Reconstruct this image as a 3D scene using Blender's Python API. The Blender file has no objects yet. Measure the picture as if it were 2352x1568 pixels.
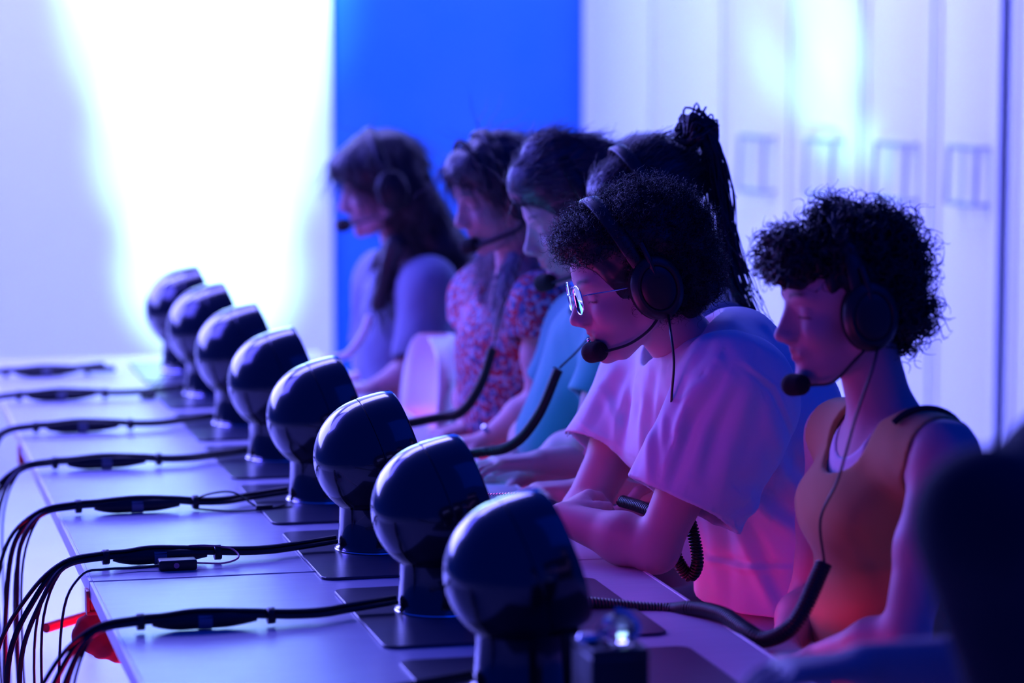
import bpy, math, random
import numpy as np
from mathutils import Vector, Matrix
random.seed(7); RNG = np.random.default_rng(7)
sc = bpy.context.scene

# ------------------------------------------------------------ camera, world, lights, exposure
FPX = 6670.0; PITCH = math.atan(746/FPX); CH = 1.62
cam_data = bpy.data.cameras.new('camera'); cam = bpy.data.objects.new('camera', cam_data)
sc.collection.objects.link(cam); sc.camera = cam
cam.location = (0, 0, CH); cam.rotation_euler = (math.pi/2 - PITCH, 0, 0)
cam_data.sensor_width = 36; cam_data.lens = FPX/2352*36
cam_data.clip_start = .1; cam_data.clip_end = 60
cam_data.dof.use_dof = True; cam_data.dof.focus_distance = 4.62; cam_data.dof.aperture_fstop = 2.4
sc.view_settings.view_transform = 'Standard'; sc.view_settings.look = 'None'
sc.view_settings.gamma = 1; sc.view_settings.exposure = 0.0; sc.view_settings.use_curve_mapping = False

w = bpy.data.worlds.new('world'); sc.world = w; w.use_nodes = True
bg = w.node_tree.nodes['Background']; bg.inputs[0].default_value = (0.0, 0.045, 1, 1); bg.inputs[1].default_value = 0.36

def ray(px, py):
    x = (px-1176)/FPX; y = (784-py)/FPX
    return np.array([x, math.cos(PITCH)+y*math.sin(PITCH), -math.sin(PITCH)+y*math.cos(PITCH)])
def at(px, py, d):
    r = ray(px, py); return np.array([0, 0, CH]) + r*d/r[1]
TO = np.array([-.491, 3.743, 0.0])                 # a point on the table's left edge
TH = math.atan(.2385)
TT = np.array([-math.sin(TH), math.cos(TH), 0.0])  # along the table, away from the camera
TN = np.array([math.cos(TH), math.sin(TH), 0.0])   # across the table, towards the seated people
UP = np.array([0, 0, 1.0])
def tw(u, v, z): return TO + TN*u + TT*v + UP*z

def area(name, loc, target, size, power, color, shape='RECTANGLE', size_y=None, spread=None):
    l = bpy.data.lights.new(name, 'AREA'); l.energy = power; l.color = color; l.shape = shape
    l.size = size; l.size_y = size_y or size
    if spread: l.spread = spread
    o = bpy.data.objects.new(name, l); sc.collection.objects.link(o); o.location = loc
    o.rotation_euler = (Vector(target)-Vector(loc)).to_track_quat('-Z', 'Y').to_euler(); return o
def spot(name, loc, target, power, color, angle, blend, radius=.05):
    l = bpy.data.lights.new(name, 'SPOT'); l.energy = power; l.color = color; l.spot_size = angle
    l.spot_blend = blend; l.shadow_soft_size = radius
    o = bpy.data.objects.new(name, l); sc.collection.objects.link(o); o.location = loc
    o.rotation_euler = (Vector(target)-Vector(loc)).to_track_quat('-Z', 'Y').to_euler(); return o

# wash on the white wall at the left end, and uplight beams standing behind the table
area('wall_wash_lamp', (-2.4, 8.0, 3.4), (-2.1, 10.15, 1.2), 1.6, 170, (.26, .28, 1), size_y=.5)
for _z, _p, _a in ((2.15, 1300, 28), (1.65, 900, 25), (1.15, 650, 22), (.72, 550, 19)):
    spot('wall_beam_lamp', (-1.10, 7.9, .15), (-1.06, 10.15, _z), _p, (.48, 1, 1), math.radians(_a), 1, .04)
# big light panels left of the frame and overhead at the far end: rims of heads and pods, table sheen
area('light_panel_left', (-2.7, 7.5, 1.9), (-.2, 5.2, 1.2), 2.6, 200, (.17, .17, 1), size_y=1.5)
area('light_panel_top', (-1.3, 7.4, 3.3), (-.2, 5, .9), 1.8, 85, (.20, .19, 1), size_y=.9)
# lamps over the closets
area('closet_wash_lamp', (.0, 8.0, 3.3), (.75, 9.4, 1.2), 1.4, 100, (.22, .22, 1), size_y=.5)
for _x, _y, _z, _p, _a in ((.95, 8.70, 1.38, 330, 9.5), (.95, 8.70, 1.66, 400, 10), (.80, 9.02, 1.5, 170, 6), (1.07, 8.45, 1.28, 150, 5.5)):
    spot('closet_beam_lamp', (.35, 7.0, .2), (_x, _y, _z), _p, (.33, 1, .95), math.radians(_a), 1)
# blue wash over the room
area('blue_fill_light', (1.6, 3.0, 3.4), (.6, 4.6, .8), 2.5, 10, (.0, .04, 1))  # unseen blue fill, added from the camera side to lift the shadows
area('blue_wall_lamp', (0.2, 8.9, 3.3), (0, 10.2, 1.6), 1.2, 13, (.0, .55, 1))
# red lamps under the table
for _v in (.1, .95, 1.9, 2.9):
    area('under_table_lamp', tw(.42, _v, .56), tw(1.2, _v, .50), .2, 2.3, (1, 0.0, .16), size_y=.2)
for _v in (.2, 1.1):
    area('cable_side_lamp', tw(.22, _v, .42), tw(-.3, _v, .40), .2, 3.5, (1, .0, .10), size_y=.2)
area('floor_lamp_left', (-2.4, 6.2, 2.6), (-1.4, 7.6, 0), 1.4, 90, (.10, .09, 1))

# ------------------------------------------------------------ helpers
col = sc.collection
def link(o, parent=None):
    col.objects.link(o)
    if parent: o.parent = parent
    return o
def tag(o, label=None, cat=None, group=None, kind=None):
    if label: o['label'] = label
    if cat: o['category'] = cat
    if group: o['group'] = group
    if kind: o['kind'] = kind
    return o
def empty(name, loc=(0, 0, 0), rz=0):
    o = bpy.data.objects.new(name, None); o.location = loc; o.rotation_euler = (0, 0, rz); o.empty_display_size = .05
    return link(o)
def copy_tree(o, parent=None):
    c = o.copy(); link(c, parent)
    for ch in list(o.children): copy_tree(ch, c)
    return c
MATS = {}
def mat(name, color, rough=.5, metal=0, spec=.5, coat=0, sheen=0, sss=0, emit=None, estr=0, noise=None, bump=None, tint=False, trans=0, alpha=1):
    if name in MATS: return MATS[name]
    m = bpy.data.materials.new(name); m.use_nodes = True; nt = m.node_tree; b = nt.nodes['Principled BSDF']
    b.inputs['Base Color'].default_value = (*color, 1); b.inputs['Roughness'].default_value = rough
    b.inputs['Metallic'].default_value = metal; b.inputs['Specular IOR Level'].default_value = spec
    b.inputs['Coat Weight'].default_value = coat; b.inputs['Sheen Weight'].default_value = sheen
    b.inputs['Transmission Weight'].default_value = trans
    if sss:
        b.inputs['Subsurface Weight'].default_value = sss; b.inputs['Subsurface Scale'].default_value = .01
        b.inputs['Subsurface Radius'].default_value = (1, .4, .3)
    if emit: b.inputs['Emission Color'].default_value = (*emit, 1); b.inputs['Emission Strength'].default_value = estr
    tc = nt.nodes.new('ShaderNodeTexCoord')
    if noise:      # (scale, second colour, stretch)
        n = nt.nodes.new('ShaderNodeTexNoise'); n.inputs['Scale'].default_value = noise[0]; n.inputs['Detail'].default_value = 5
        mp = nt.nodes.new('ShaderNodeMapping'); mp.inputs['Scale'].default_value = noise[2] if len(noise) > 2 else (1, 1, 1)
        nt.links.new(tc.outputs['Object'], mp.inputs[0]); nt.links.new(mp.outputs[0], n.inputs['Vector'])
        r = nt.nodes.new('ShaderNodeValToRGB'); r.color_ramp.elements[0].position = .35; r.color_ramp.elements[1].position = .65
        r.color_ramp.elements[0].color = (*color, 1); r.color_ramp.elements[1].color = (*noise[1], 1)
        nt.links.new(n.outputs['Fac'], r.inputs[0]); nt.links.new(r.outputs[0], b.inputs['Base Color'])
    if tint:
        a = nt.nodes.new('ShaderNodeAttribute'); a.attribute_name = 'tint'
        mx = nt.nodes.new('ShaderNodeMix'); mx.data_type = 'RGBA'; mx.blend_type = 'MULTIPLY'; mx.inputs[0].default_value = 1
        mx.inputs[6].default_value = (*color, 1); nt.links.new(a.outputs['Color'], mx.inputs[7]); nt.links.new(mx.outputs[2], b.inputs['Base Color'])
    if bump:       # (scale, strength, distance, stretch)
        n = nt.nodes.new('ShaderNodeTexNoise'); n.inputs['Scale'].default_value = bump[0]; n.inputs['Detail'].default_value = 4
        mp = nt.nodes.new('ShaderNodeMapping'); mp.inputs['Scale'].default_value = bump[3] if len(bump) > 3 else (1, 1, 1)
        nt.links.new(tc.outputs['Object'], mp.inputs[0]); nt.links.new(mp.outputs[0], n.inputs['Vector'])
        bp = nt.nodes.new('ShaderNodeBump'); bp.inputs['Strength'].default_value = bump[1]; bp.inputs['Distance'].default_value = bump[2]
        nt.links.new(n.outputs['Fac'], bp.inputs['Height']); nt.links.new(bp.outputs[0], b.inputs['Normal'])
    MATS[name] = m; return m

def mesh_obj(name, V, F, m, parent=None, smooth=True):
    """one mesh object from arrays; F is an (n,k) array or a list of tuples"""
    me = bpy.data.meshes.new(name)
    if isinstance(F, np.ndarray):
        V = np.asarray(V, np.float32); n, k = F.shape
        me.vertices.add(len(V)); me.vertices.foreach_set('co', V.ravel())
        me.loops.add(n*k); me.loops.foreach_set('vertex_index', F.astype(np.int32).ravel())
        me.polygons.add(n); me.polygons.foreach_set('loop_start', np.arange(0, n*k, k, dtype=np.int32))
        me.polygons.foreach_set('loop_total', np.full(n, k, np.int32)); me.update(calc_edges=True)
    else:
        me.from_pydata([tuple(map(float, v)) for v in V], [], [tuple(f) for f in F])
    if smooth: me.polygons.foreach_set('use_smooth', np.ones(len(me.polygons), bool))
    me.materials.append(m); me.validate()
    o = bpy.data.objects.new(name, me); link(o)
    if parent is not None:
        o.parent = parent; o.matrix_parent_inverse = Matrix.Identity(4)
    return o
class MB:
    """collects simple shapes that become one mesh"""
    def __init__(s): s.V = []; s.F = []
    def box(s, lo, hi, bev=0.0, R=None, c=None):
        import itertools
        lo = np.array(lo, float); hi = np.array(hi, float); b = bev
        n = len(s.V)
        if b <= 0:
            P = [(x, y, z) for x in (lo[0], hi[0]) for y in (lo[1], hi[1]) for z in (lo[2], hi[2])]
            Fs = [(0, 1, 3, 2), (4, 6, 7, 5), (0, 4, 5, 1), (2, 3, 7, 6), (0, 2, 6, 4), (1, 5, 7, 3)]
        else:
            import bmesh
            bm = bmesh.new(); bmesh.ops.create_cube(bm, size=1)
            for v in bm.verts: v.co = Vector([lo[i] if v.co[i] < 0 else hi[i] for i in range(3)])
            bmesh.ops.bevel(bm, geom=bm.edges[:], offset=b, segments=3, affect='EDGES', profile=.5)
            bm.verts.ensure_lookup_table(); P = [tuple(v.co) for v in bm.verts]; Fs = [tuple(v.index for v in f.verts) for f in bm.faces]; bm.free()
        if R is not None: P = [tuple(np.array(c)+R@(np.array(p)-np.array(c))) for p in P]
        s.V += P; s.F += [tuple(n+i for i in f) for f in Fs]; return s
    def tube(s, pts, r, seg=8, closed=False, smooth=None):
        pts = np.array(pts, float)
        if smooth: pts, r = spline(pts, r, smooth)
        r = np.broadcast_to(np.array(r, float), (len(pts),)) if np.ndim(r) == 0 else np.array(r, float)
        V, F = tube_arrays(pts, r, seg, closed); n = len(s.V)
        s.V += [tuple(v) for v in V]; s.F += [tuple(int(i)+n for i in f) for f in F]
        if not closed:
            m = len(V); s.F.append(tuple(n+i for i in range(seg))[::-1]); s.F.append(tuple(n+m-seg+i for i in range(seg)))
        return s
    def lathe(s, prof, seg=40, M=None, cap=True):
        """prof = [(radius, height)], about local z, M a 4x4"""
        n = len(s.V)
        for (r, z) in prof:
            for k in range(seg):
                a = 2*math.pi*k/seg; p = np.array([r*math.cos(a), r*math.sin(a), z, 1.0])
                s.V.append(tuple((M@p)[:3]) if M is not None else tuple(p[:3]))
        for i in range(len(prof)-1):
            for k in range(seg):
                a = n+i*seg+k; b = n+i*seg+(k+1) % seg
                s.F.append((a, b, b+seg, a+seg))
        if cap:
            s.F.append(tuple(n+k for k in range(seg))[::-1]); s.F.append(tuple(n+(len(prof)-1)*seg+k for k in range(seg)))
        return s
    def build(s, name, m, parent=None, smooth=True, rel=None):
        V = np.array(s.V, float)
        if rel is not None: V = V-np.array(rel)
        o = mesh_obj(name, V, s.F, m, parent, smooth)
        if smooth:
            me = o.data
            try:
                ang = me.attributes.new('sharp_edge', 'BOOLEAN', 'EDGE')
                import bmesh
                bm = bmesh.new(); bm.from_mesh(me)
                sh = [e.calc_face_angle(0) > .7 for e in bm.edges]; bm.free()
                ang.data.foreach_set('value', sh)
            except Exception: pass
        return o
def spline(pts, r=None, n=8):
    pts = np.array(pts, float); P = np.vstack([2*pts[0]-pts[1], pts, 2*pts[-1]-pts[-2]]); out = []; ro = []
    rr = None if r is None else (np.full(len(pts), float(r)) if np.ndim(r) == 0 else np.array(r, float))
    for i in range(1, len(P)-2):
        for k in range(n):
            t = k/n; a, b, c, d = P[i-1], P[i], P[i+1], P[i+2]
            out.append(.5*((2*b)+(-a+c)*t+(2*a-5*b+4*c-d)*t*t+(-a+3*b-3*c+d)*t**3))
            if rr is not None: ro.append(rr[i-1]*(1-t)+rr[i]*t)
    out.append(pts[-1])
    if rr is not None: ro.append(rr[-1]); return np.array(out), np.array(ro)
    return np.array(out)
def frames(pts):
    n = len(pts); T = np.gradient(pts, axis=0); T /= np.linalg.norm(T, axis=1)[:, None]+1e-12
    a = np.array([0, 0, 1.]) if abs(T[0][2]) < .9 else np.array([1., 0, 0])
    N = np.zeros_like(pts); N[0] = np.cross(T[0], a); N[0] /= np.linalg.norm(N[0])
    for i in range(1, n):
        v = N[i-1]-T[i]*np.dot(N[i-1], T[i]); N[i] = v/(np.linalg.norm(v)+1e-12)
    return T, N, np.cross(T, N)
def tube_arrays(pts, r, seg, closed=False):
    T, N, B = frames(pts); n = len(pts)
    a = np.arange(seg)*2*np.pi/seg
    V = pts[:, None, :]+r[:, None, None]*(np.cos(a)[None, :, None]*N[:, None, :]+np.sin(a)[None, :, None]*B[:, None, :])
    i = np.arange(n if closed else n-1)[:, None]; k = np.arange(seg)[None, :]
    F = np.stack([i*seg+k, i*seg+(k+1) % seg, ((i+1) % n)*seg+(k+1) % seg, ((i+1) % n)*seg+k], -1).reshape(-1, 4)
    return V.reshape(-1, 3), F
def coil(path, rad, pitch, wire, seg=5, per=12, smooth=10):
    """spiral wrapped round a path"""
    p = spline(path, None, smooth); L = np.r_[0, np.cumsum(np.linalg.norm(np.diff(p, axis=0), axis=1))]
    n = int(L[-1]/pitch*per); s = np.linspace(0, L[-1], n)
    q = np.stack([np.interp(s, L, p[:, i]) for i in range(3)], 1); T, N, B = frames(q); a = s/pitch*2*np.pi
    q = q+rad*(np.cos(a)[:, None]*N+np.sin(a)[:, None]*B)
    return tube_arrays(q, np.full(n, wire), seg)

# ------------------------------------------------------------ distance-field sculpting
class Vol:
    def __init__(s, lo, hi, h):
        s.h = h; s.lo = np.array(lo, float); s.n = np.ceil((np.array(hi)-s.lo)/h).astype(int)+1
        s.g = np.full(s.n, 1.0, np.float32); s.ax = [(s.lo[i]+h*np.arange(s.n[i])).astype(np.float32) for i in range(3)]
    def region(s, lo, hi):
        a = np.maximum(((np.array(lo)-s.lo)/s.h).astype(int), 0); b = np.minimum(((np.array(hi)-s.lo)/s.h).astype(int)+2, s.n)
        if (b <= a).any(): return None
        sl = tuple(slice(a[i], b[i]) for i in range(3))
        X = s.ax[0][sl[0]][:, None, None]; Y = s.ax[1][sl[1]][None, :, None]; Z = s.ax[2][sl[2]][None, None, :]
        return sl, X, Y, Z
    def put(s, lo, hi, fn, k, op='add'):
        m = k+3*s.h+.01; r = s.region(np.array(lo)-m, np.array(hi)+m)
        if r is None: return
        sl, X, Y, Z = r; d = fn(X, Y, Z); g = s.g[sl]
        if op == 'add':
            hh = np.maximum(k-np.abs(g-d), 0)/max(k, 1e-6); s.g[sl] = np.minimum(g, d)-hh*hh*k*.25
        else:
            d = -d; hh = np.maximum(k-np.abs(g-d), 0)/max(k, 1e-6); s.g[sl] = np.maximum(g, d)+hh*hh*k*.25
    def cap(s, a, b, ra, rb=None, k=.02, sq=None, op='add', cut=None):
        """round cone; sq=(axis, factor): factor>1 widens along axis; cut=(point, normal): keep the side against the normal"""
        a = np.array(a, float); b = np.array(b, float); rb = ra if rb is None else rb; ab = b-a; f = 1.0
        if sq is not None:
            ax = np.array(sq[0], float); ax /= np.linalg.norm(ax); f = max(sq[1], 1.0); g_ = 1/sq[1]-1
        def tr(x, y, z):
            if sq is None: return x, y, z
            t = (x*ax[0]+y*ax[1]+z*ax[2])*g_; return x+t*ax[0], y+t*ax[1], z+t*ax[2]
        abt = np.array(tr(*ab)); L2 = float(abt@abt)+1e-12
        def fn(X, Y, Z):
            x, y, z = tr(X-a[0], Y-a[1], Z-a[2])
            t = np.clip((x*abt[0]+y*abt[1]+z*abt[2])/L2, 0, 1)
            d = np.sqrt((x-t*abt[0])**2+(y-t*abt[1])**2+(z-t*abt[2])**2)-(ra+(rb-ra)*t)
            if cut is not None:
                c, n = cut; d = np.maximum(d, (X-c[0])*n[0]+(Y-c[1])*n[1]+(Z-c[2])*n[2])
            return d
        R = max(ra, rb)*f
        s.put(np.minimum(a, b)-R, np.maximum(a, b)+R, fn, k, op)
    def ell(s, c, r, R=None, k=.02, op='add', cut=None):
        c = np.array(c, float); r = np.array(r, float); R = np.eye(3) if R is None else R; m = max(r)
        def fn(X, Y, Z):
            x, y, z = X-c[0], Y-c[1], Z-c[2]
            q = [(x*R[0, i]+y*R[1, i]+z*R[2, i]) for i in range(3)]
            k0 = np.sqrt(sum((q[i]/r[i])**2 for i in range(3))); k1 = np.sqrt(sum((q[i]/r[i]**2)**2 for i in range(3)))
            d = k0*(k0-1)/np.maximum(k1, 1e-9)
            if cut is not None:
                cc, n = cut; d = np.maximum(d, (X-cc[0])*n[0]+(Y-cc[1])*n[1]+(Z-cc[2])*n[2])
            return d
        s.put(c-m, c+m, fn, k, op)
    def plane(s, c, n, k=.003):
        """cut everything on the normal's side"""
        d = (s.ax[0]-c[0])[:, None, None]*n[0]+(s.ax[1]-c[1])[None, :, None]*n[1]+(s.ax[2]-c[2])[None, None, :]*n[2]
        s.g = np.maximum(s.g, d.astype(np.float32))
    def wobble(s, amp, waves):
        """waves: list of (kx,ky,kz,phase) summed sines, added to the field"""
        X, Y, Z = s.ax[0][:, None, None], s.ax[1][None, :, None], s.ax[2][None, None, :]
        t = 0
        for kx, ky, kz, ph in waves:
            wv = np.sin(kx*X+ky*Y+kz*Z+ph+1.3*np.sin(7*X+9*Z+ph)+1.1*np.sin(8*Y-6*Z+2*ph)); t = t+wv*np.abs(wv)
        s.g += (amp*t/max(1, len(waves))).astype(np.float32)
    def shell(s, t): s.g = np.maximum(s.g, -(s.g+t))
    def nets(s):
        g = s.g; ins = g < 0; n = s.n
        c = np.zeros(n-1, np.uint8)
        for i in (0, 1):
            for j in (0, 1):
                for k in (0, 1): c += ins[i:n[0]-1+i, j:n[1]-1+j, k:n[2]-1+k]
        I = np.nonzero((c > 0) & (c < 8)); del c; N = len(I[0])
        idx = np.full(n-1, -1, np.int32); idx[I] = np.arange(N)
        P = np.stack(I, 1); acc = np.zeros((N, 3)); cnt = np.zeros(N)
        for ax in range(3):
            o1, o2 = [a for a in range(3) if a != ax]
            for p in (0, 1):
                for q in (0, 1):
                    A = P.copy(); A[:, o1] += p; A[:, o2] += q; B = A.copy(); B[:, ax] += 1
                    ga = g[A[:, 0], A[:, 1], A[:, 2]]; gb = g[B[:, 0], B[:, 1], B[:, 2]]; m = (ga < 0) != (gb < 0)
                    t = np.where(m, ga/np.where(m, ga-gb, 1), 0); X = A.astype(float); X[:, ax] += t
                    acc += X*m[:, None]; cnt += m
        V = s.lo+(acc/cnt[:, None])*s.h; Fs = []
        for ax in range(3):
            o1, o2 = [(1, 2), (2, 0), (0, 1)][ax]
            sa = [slice(0, n[i]) for i in range(3)]; sb = list(sa); sa[ax] = slice(0, n[ax]-1); sb[ax] = slice(1, n[ax])
            A = ins[tuple(sa)]; B = ins[tuple(sb)]; E = np.stack(np.nonzero(A != B), 1)
            ok = (E[:, o1] > 0) & (E[:, o2] > 0) & (E[:, o1] < n[o1]-1) & (E[:, o2] < n[o2]-1); E = E[ok]
            fl = A[E[:, 0], E[:, 1], E[:, 2]]
            q = []
            for (p, r) in ((1, 1), (0, 1), (0, 0), (1, 0)):
                C = E.copy(); C[:, o1] -= p; C[:, o2] -= r; q.append(idx[C[:, 0], C[:, 1], C[:, 2]])
            q = np.stack(q, 1); q[~fl] = q[~fl][:, ::-1]; Fs.append(q)
        F = np.vstack(Fs); F = F[(F >= 0).all(1)]
        return V, F
    def build(s, name, m, parent=None, keep=1, smooth=1):
        V, F = s.nets()
        if keep: V, F = biggest(V, F, keep)
        for _ in range(smooth): V = laplace(V, F, .5)
        return mesh_obj(name, V, F, m, parent)
def laplace(V, F, t):
    acc = np.zeros_like(V); c = np.zeros(len(V))
    for i in range(4):
        a = F[:, i]; b = F[:, (i+1) % 4]
        for d in range(3): acc[:, d] += np.bincount(a, V[b, d], len(V))+np.bincount(b, V[a, d], len(V))
        c += np.bincount(a, None, len(V))+np.bincount(b, None, len(V))
    return V*(1-t)+acc/np.maximum(c, 1)[:, None]*t
def biggest(V, F, keep):
    """drop loose specks: label propagation over vertices"""
    lab = np.arange(len(V))
    for _ in range(400):
        m = lab[F].min(1); new = lab.copy()
        for i in range(4): np.minimum.at(new, F[:, i], m)
        new = new[new]
        if (new == lab).all(): break
        lab = new
    u, inv, c = np.unique(lab, return_inverse=True, return_counts=True)
    good = np.argsort(-c)[:keep]; g = np.isin(inv, good); mp = np.cumsum(g)-1
    F = F[g[F[:, 0]]]; return V[g], mp[F]
# ------------------------------------------------------------ materials
M_wall = mat('white_wall', (.82, .82, .86), .6, bump=(40, .05, .002))
M_blue = mat('blue_wall_paint', (.0, .13, .50), .7, noise=(1.6, (.02, .15, .60), (1, 1, 1)))
M_floor = mat('pale_floor', (.75, .74, .8), .35, noise=(3, (.68, .67, .74)))
M_closet = mat('closet_panel', (.8, .8, .85), .38, bump=(6, .15, .004, (12, 12, .3)))
M_gap = mat('dark_gap', (.02, .03, .09), .6)
M_handle = mat('closet_handle', (.35, .37, .5), .3, metal=.7)
M_table = mat('table_laminate', (.52, .50, .60), .33, noise=(14, (.47, .45, .55), (1, 14, 1)), bump=(60, .04, .001, (1, 12, 1)))
M_edge = mat('table_edge_band', (.8, .76, .82), .35)
M_steel = mat('trestle_steel', (.5, .5, .52), .35, metal=.8)
M_black = mat('device_black', (.006, .006, .012), .2, coat=1)
M_blackm = mat('black_plastic', (.006, .006, .009), .42)
M_rubber = mat('cable_rubber', (.005, .005, .008), .38)
M_cuff = mat('grey_cable_label', (.16, .17, .22), .4)
M_matpad = mat('slate_plate', (.035, .04, .07), .3, noise=(5, (.05, .055, .09), (1, 18, 1)))
M_foam = mat('mic_foam', (.006, .006, .009), .95, bump=(500, .6, .001))
M_redlit = mat('red_lit_steel', (.6, .02, .03), .4)  # red light from under the table, put into the metal's colour
M_redglint = mat('red_glint_glow', (.3, 0, 0), .3, emit=(1, 0, .08), estr=1.6)  # glow stands for red lights reflected in the pods
M_silver = mat('silver_metal', (.8, .8, .85), .18, metal=1)
M_glass = mat('clear_glass', (1, 1, 1), .03, trans=1)
M_pink = mat('pink_wire', (.7, .2, .3), .4)
M_chair = mat('white_chair_shell', (.78, .78, .82), .28)

# ------------------------------------------------------------ the room
def R3(o):        # a thing laid out in the table's own frame
    o.rotation_euler = (0, 0, TH); return o
def slab(name, lo, hi, m, label=None, kind='structure', loc=(0, 0, 0), rz=0, bev=0):
    o = MB().box(lo, hi, bev).build(name, m, smooth=False); o.location = loc; o.rotation_euler = (0, 0, rz)
    return tag(o, label, kind=kind)
slab('floor', (-5, -.5, -.1), (4, 11.6, 0), M_floor, 'pale floor under the long table')
BW = 10.2
slab('wall_back', (-1.2, BW, 0), (1.6, BW+.1, 4.2), M_blue, 'saturated blue painted back wall with pale cloudy patches')
slab('wall_left', (-5, 10.15, 0), ((762-1176)/FPX*10.15, 10.199, 4.2), M_wall, 'white wall at the left washed by a blown-out beam')

# closets along the right: door run from the far corner towards the camera
cA = np.array([(1340-1176)/FPX*10.15, 10.15, 0]); cdir = np.array([.458, -1.0, 0]); cdir /= np.linalg.norm(cdir)
crz = math.atan2(cdir[1], cdir[0])
def closet_px(px):        # distance along the run whose image column is px
    k = (px-1176)/FPX; return (k*cA[1]-cA[0])/(cdir[0]-k*cdir[1])
marks = [1340, 1500, 1662, 1815, 1978, 2142, 2318, 2520]
ss = [closet_px(m) for m in marks]
hnd = {1: None, 2: (1722, 1778), 3: (1875, 1935), 4: (2035, 2105), 5: (2203, 2268)}
for i in range(len(ss)-1):
    a, b = ss[i], ss[i+1]; w_ = b-a; lab = ['far closet door next to the blue wall', 'second tall white closet door from the blue wall', 'third white closet door, with a faint D handle', 'brightest white closet door under the beam, with D handle', 'white closet door right of the brightest one, with D handle', 'white closet door with the rightmost clearly seen D handle', 'white closet door at the right frame edge past the dark gap'][i]
    r = empty('closet_door', cA+cdir*a, crz); tag(r, lab, 'closet', 'tall white closet doors')
    # local x along run, local -y... towards the room is local -y rotated: use sign below
    g = .007
    mb = MB().box((g, 0, .05), (w_-(.045 if i == 5 else g), .022, 2.9), .004)
    mb.build('panel', M_closet, r)
    fr = MB()
    for (x0, x1) in ((g+.0, g+.03), (w_-g-.03-(.038 if i == 5 else 0), w_-g-(.038 if i == 5 else 0))): fr.box((x0, -.006, .05), (x1, 0.0, 2.9), .002)
    fr.build('stile', M_closet, r)
    if i in hnd and hnd[i]:
        h0, h1 = closet_px(hnd[i][0])-a, closet_px(hnd[i][1])-a; x = .5*(h0+h1)
        p0 = cA+cdir*(a+x); zt = CH-(at(0, 312+ (i-2)*8, p0[1])[2]*0+ (312+(i-2)*8-38)*p0[1]/FPX); zb = CH-(435+(i-2)*10-38)*p0[1]/FPX
        hm = MB().tube([(h0, -.0, zt), (h0, -.035, zt), (h0, -.04, zb), (h0, 0, zb)], .007, 8)
        hm.tube([(h1, -.0, zt), (h1, -.035, zt), (h1, -.04, zb), (h1, 0, zb)], .007, 8)
        hm.tube([(h0, -.036, zt), (h1, -.036, zt)], .007, 8).tube([(h0, -.038, zb), (h1, -.038, zb)], .007, 8)
        hm.build('handle', M_handle, r)
L_ = ss[-1]
o = MB().box((0, .03, 0), (L_, .12, 4.2)).build('wall_right', M_gap, smooth=False); o.location = cA; o.rotation_euler = (0, 0, crz)
tag(o, 'dark carcass wall behind the closet doors', kind='structure')
o = MB().box((0, -.012, 2.9), (L_, .03, 4.2)).build('trim_2', M_closet, smooth=False); o.location = cA; o.rotation_euler = (0, 0, crz)
tag(o, 'white fascia above the closet doors', kind='structure')

# ------------------------------------------------------------ tables (three in a row)
TZ = .75; TW = .864
def make_table(v0, v1, label):
    r = empty('table', tw(0, v0, 0), TH); tag(r, label, 'table', 'long white tables placed end to end'); L = v1-v0
    MB().box((.006, .002, TZ-.024), (TW-.006, L-.002, TZ), .0015).build('tabletop', M_table, r, smooth=False)
    MB().box((0, .002, TZ-.026), (.006, L-.002, TZ+.0005), .0015).build('edge_band', M_edge, r, smooth=False)
    MB().box((TW-.006, .002, TZ-.026), (TW, L-.002, TZ+.0005), .0015).build('edge_band', M_edge, r, smooth=False)
    for y in (.12, L-.12):
        for x in (.26, TW-.12):
            MB().tube([(x, y, TZ-.024), (x, y, .0)], .018, 12).build('leg', M_steel, r)
        MB().tube([(.06, y, TZ-.05), (TW-.06, y, TZ-.05)], .014, 10).build('cross_bar', M_steel, r)
    return r
make_table(-.84, .705, 'nearest section of the long white table, with the two closest black devices')
make_table(.71, 2.26, 'middle section of the long white table')
make_table(2.265, 3.72, 'far section of the long white table, before the bright wall')
for v, lab in ((.7075, 'small red-lit clamp joining near and middle table sections at the left edge'), (2.2625, 'small red-lit clamp joining middle and far table sections at the left edge')):
    o = MB().box((-.006, -.016, TZ-.045), (-.001, .016, TZ-.012), .001).box((-.006, -.016, TZ-.05), (.05, .016, TZ-.045), .001).box((.0, -.010, TZ-.046), (.012, .010, TZ-.027), .001).build('table_clamp', M_redlit)  # clamp coloured as if lit by the red lamps
    o.location = tw(0, v, 0); o.rotation_euler = (0, 0, TH); tag(o, lab, 'clamp')

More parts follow.
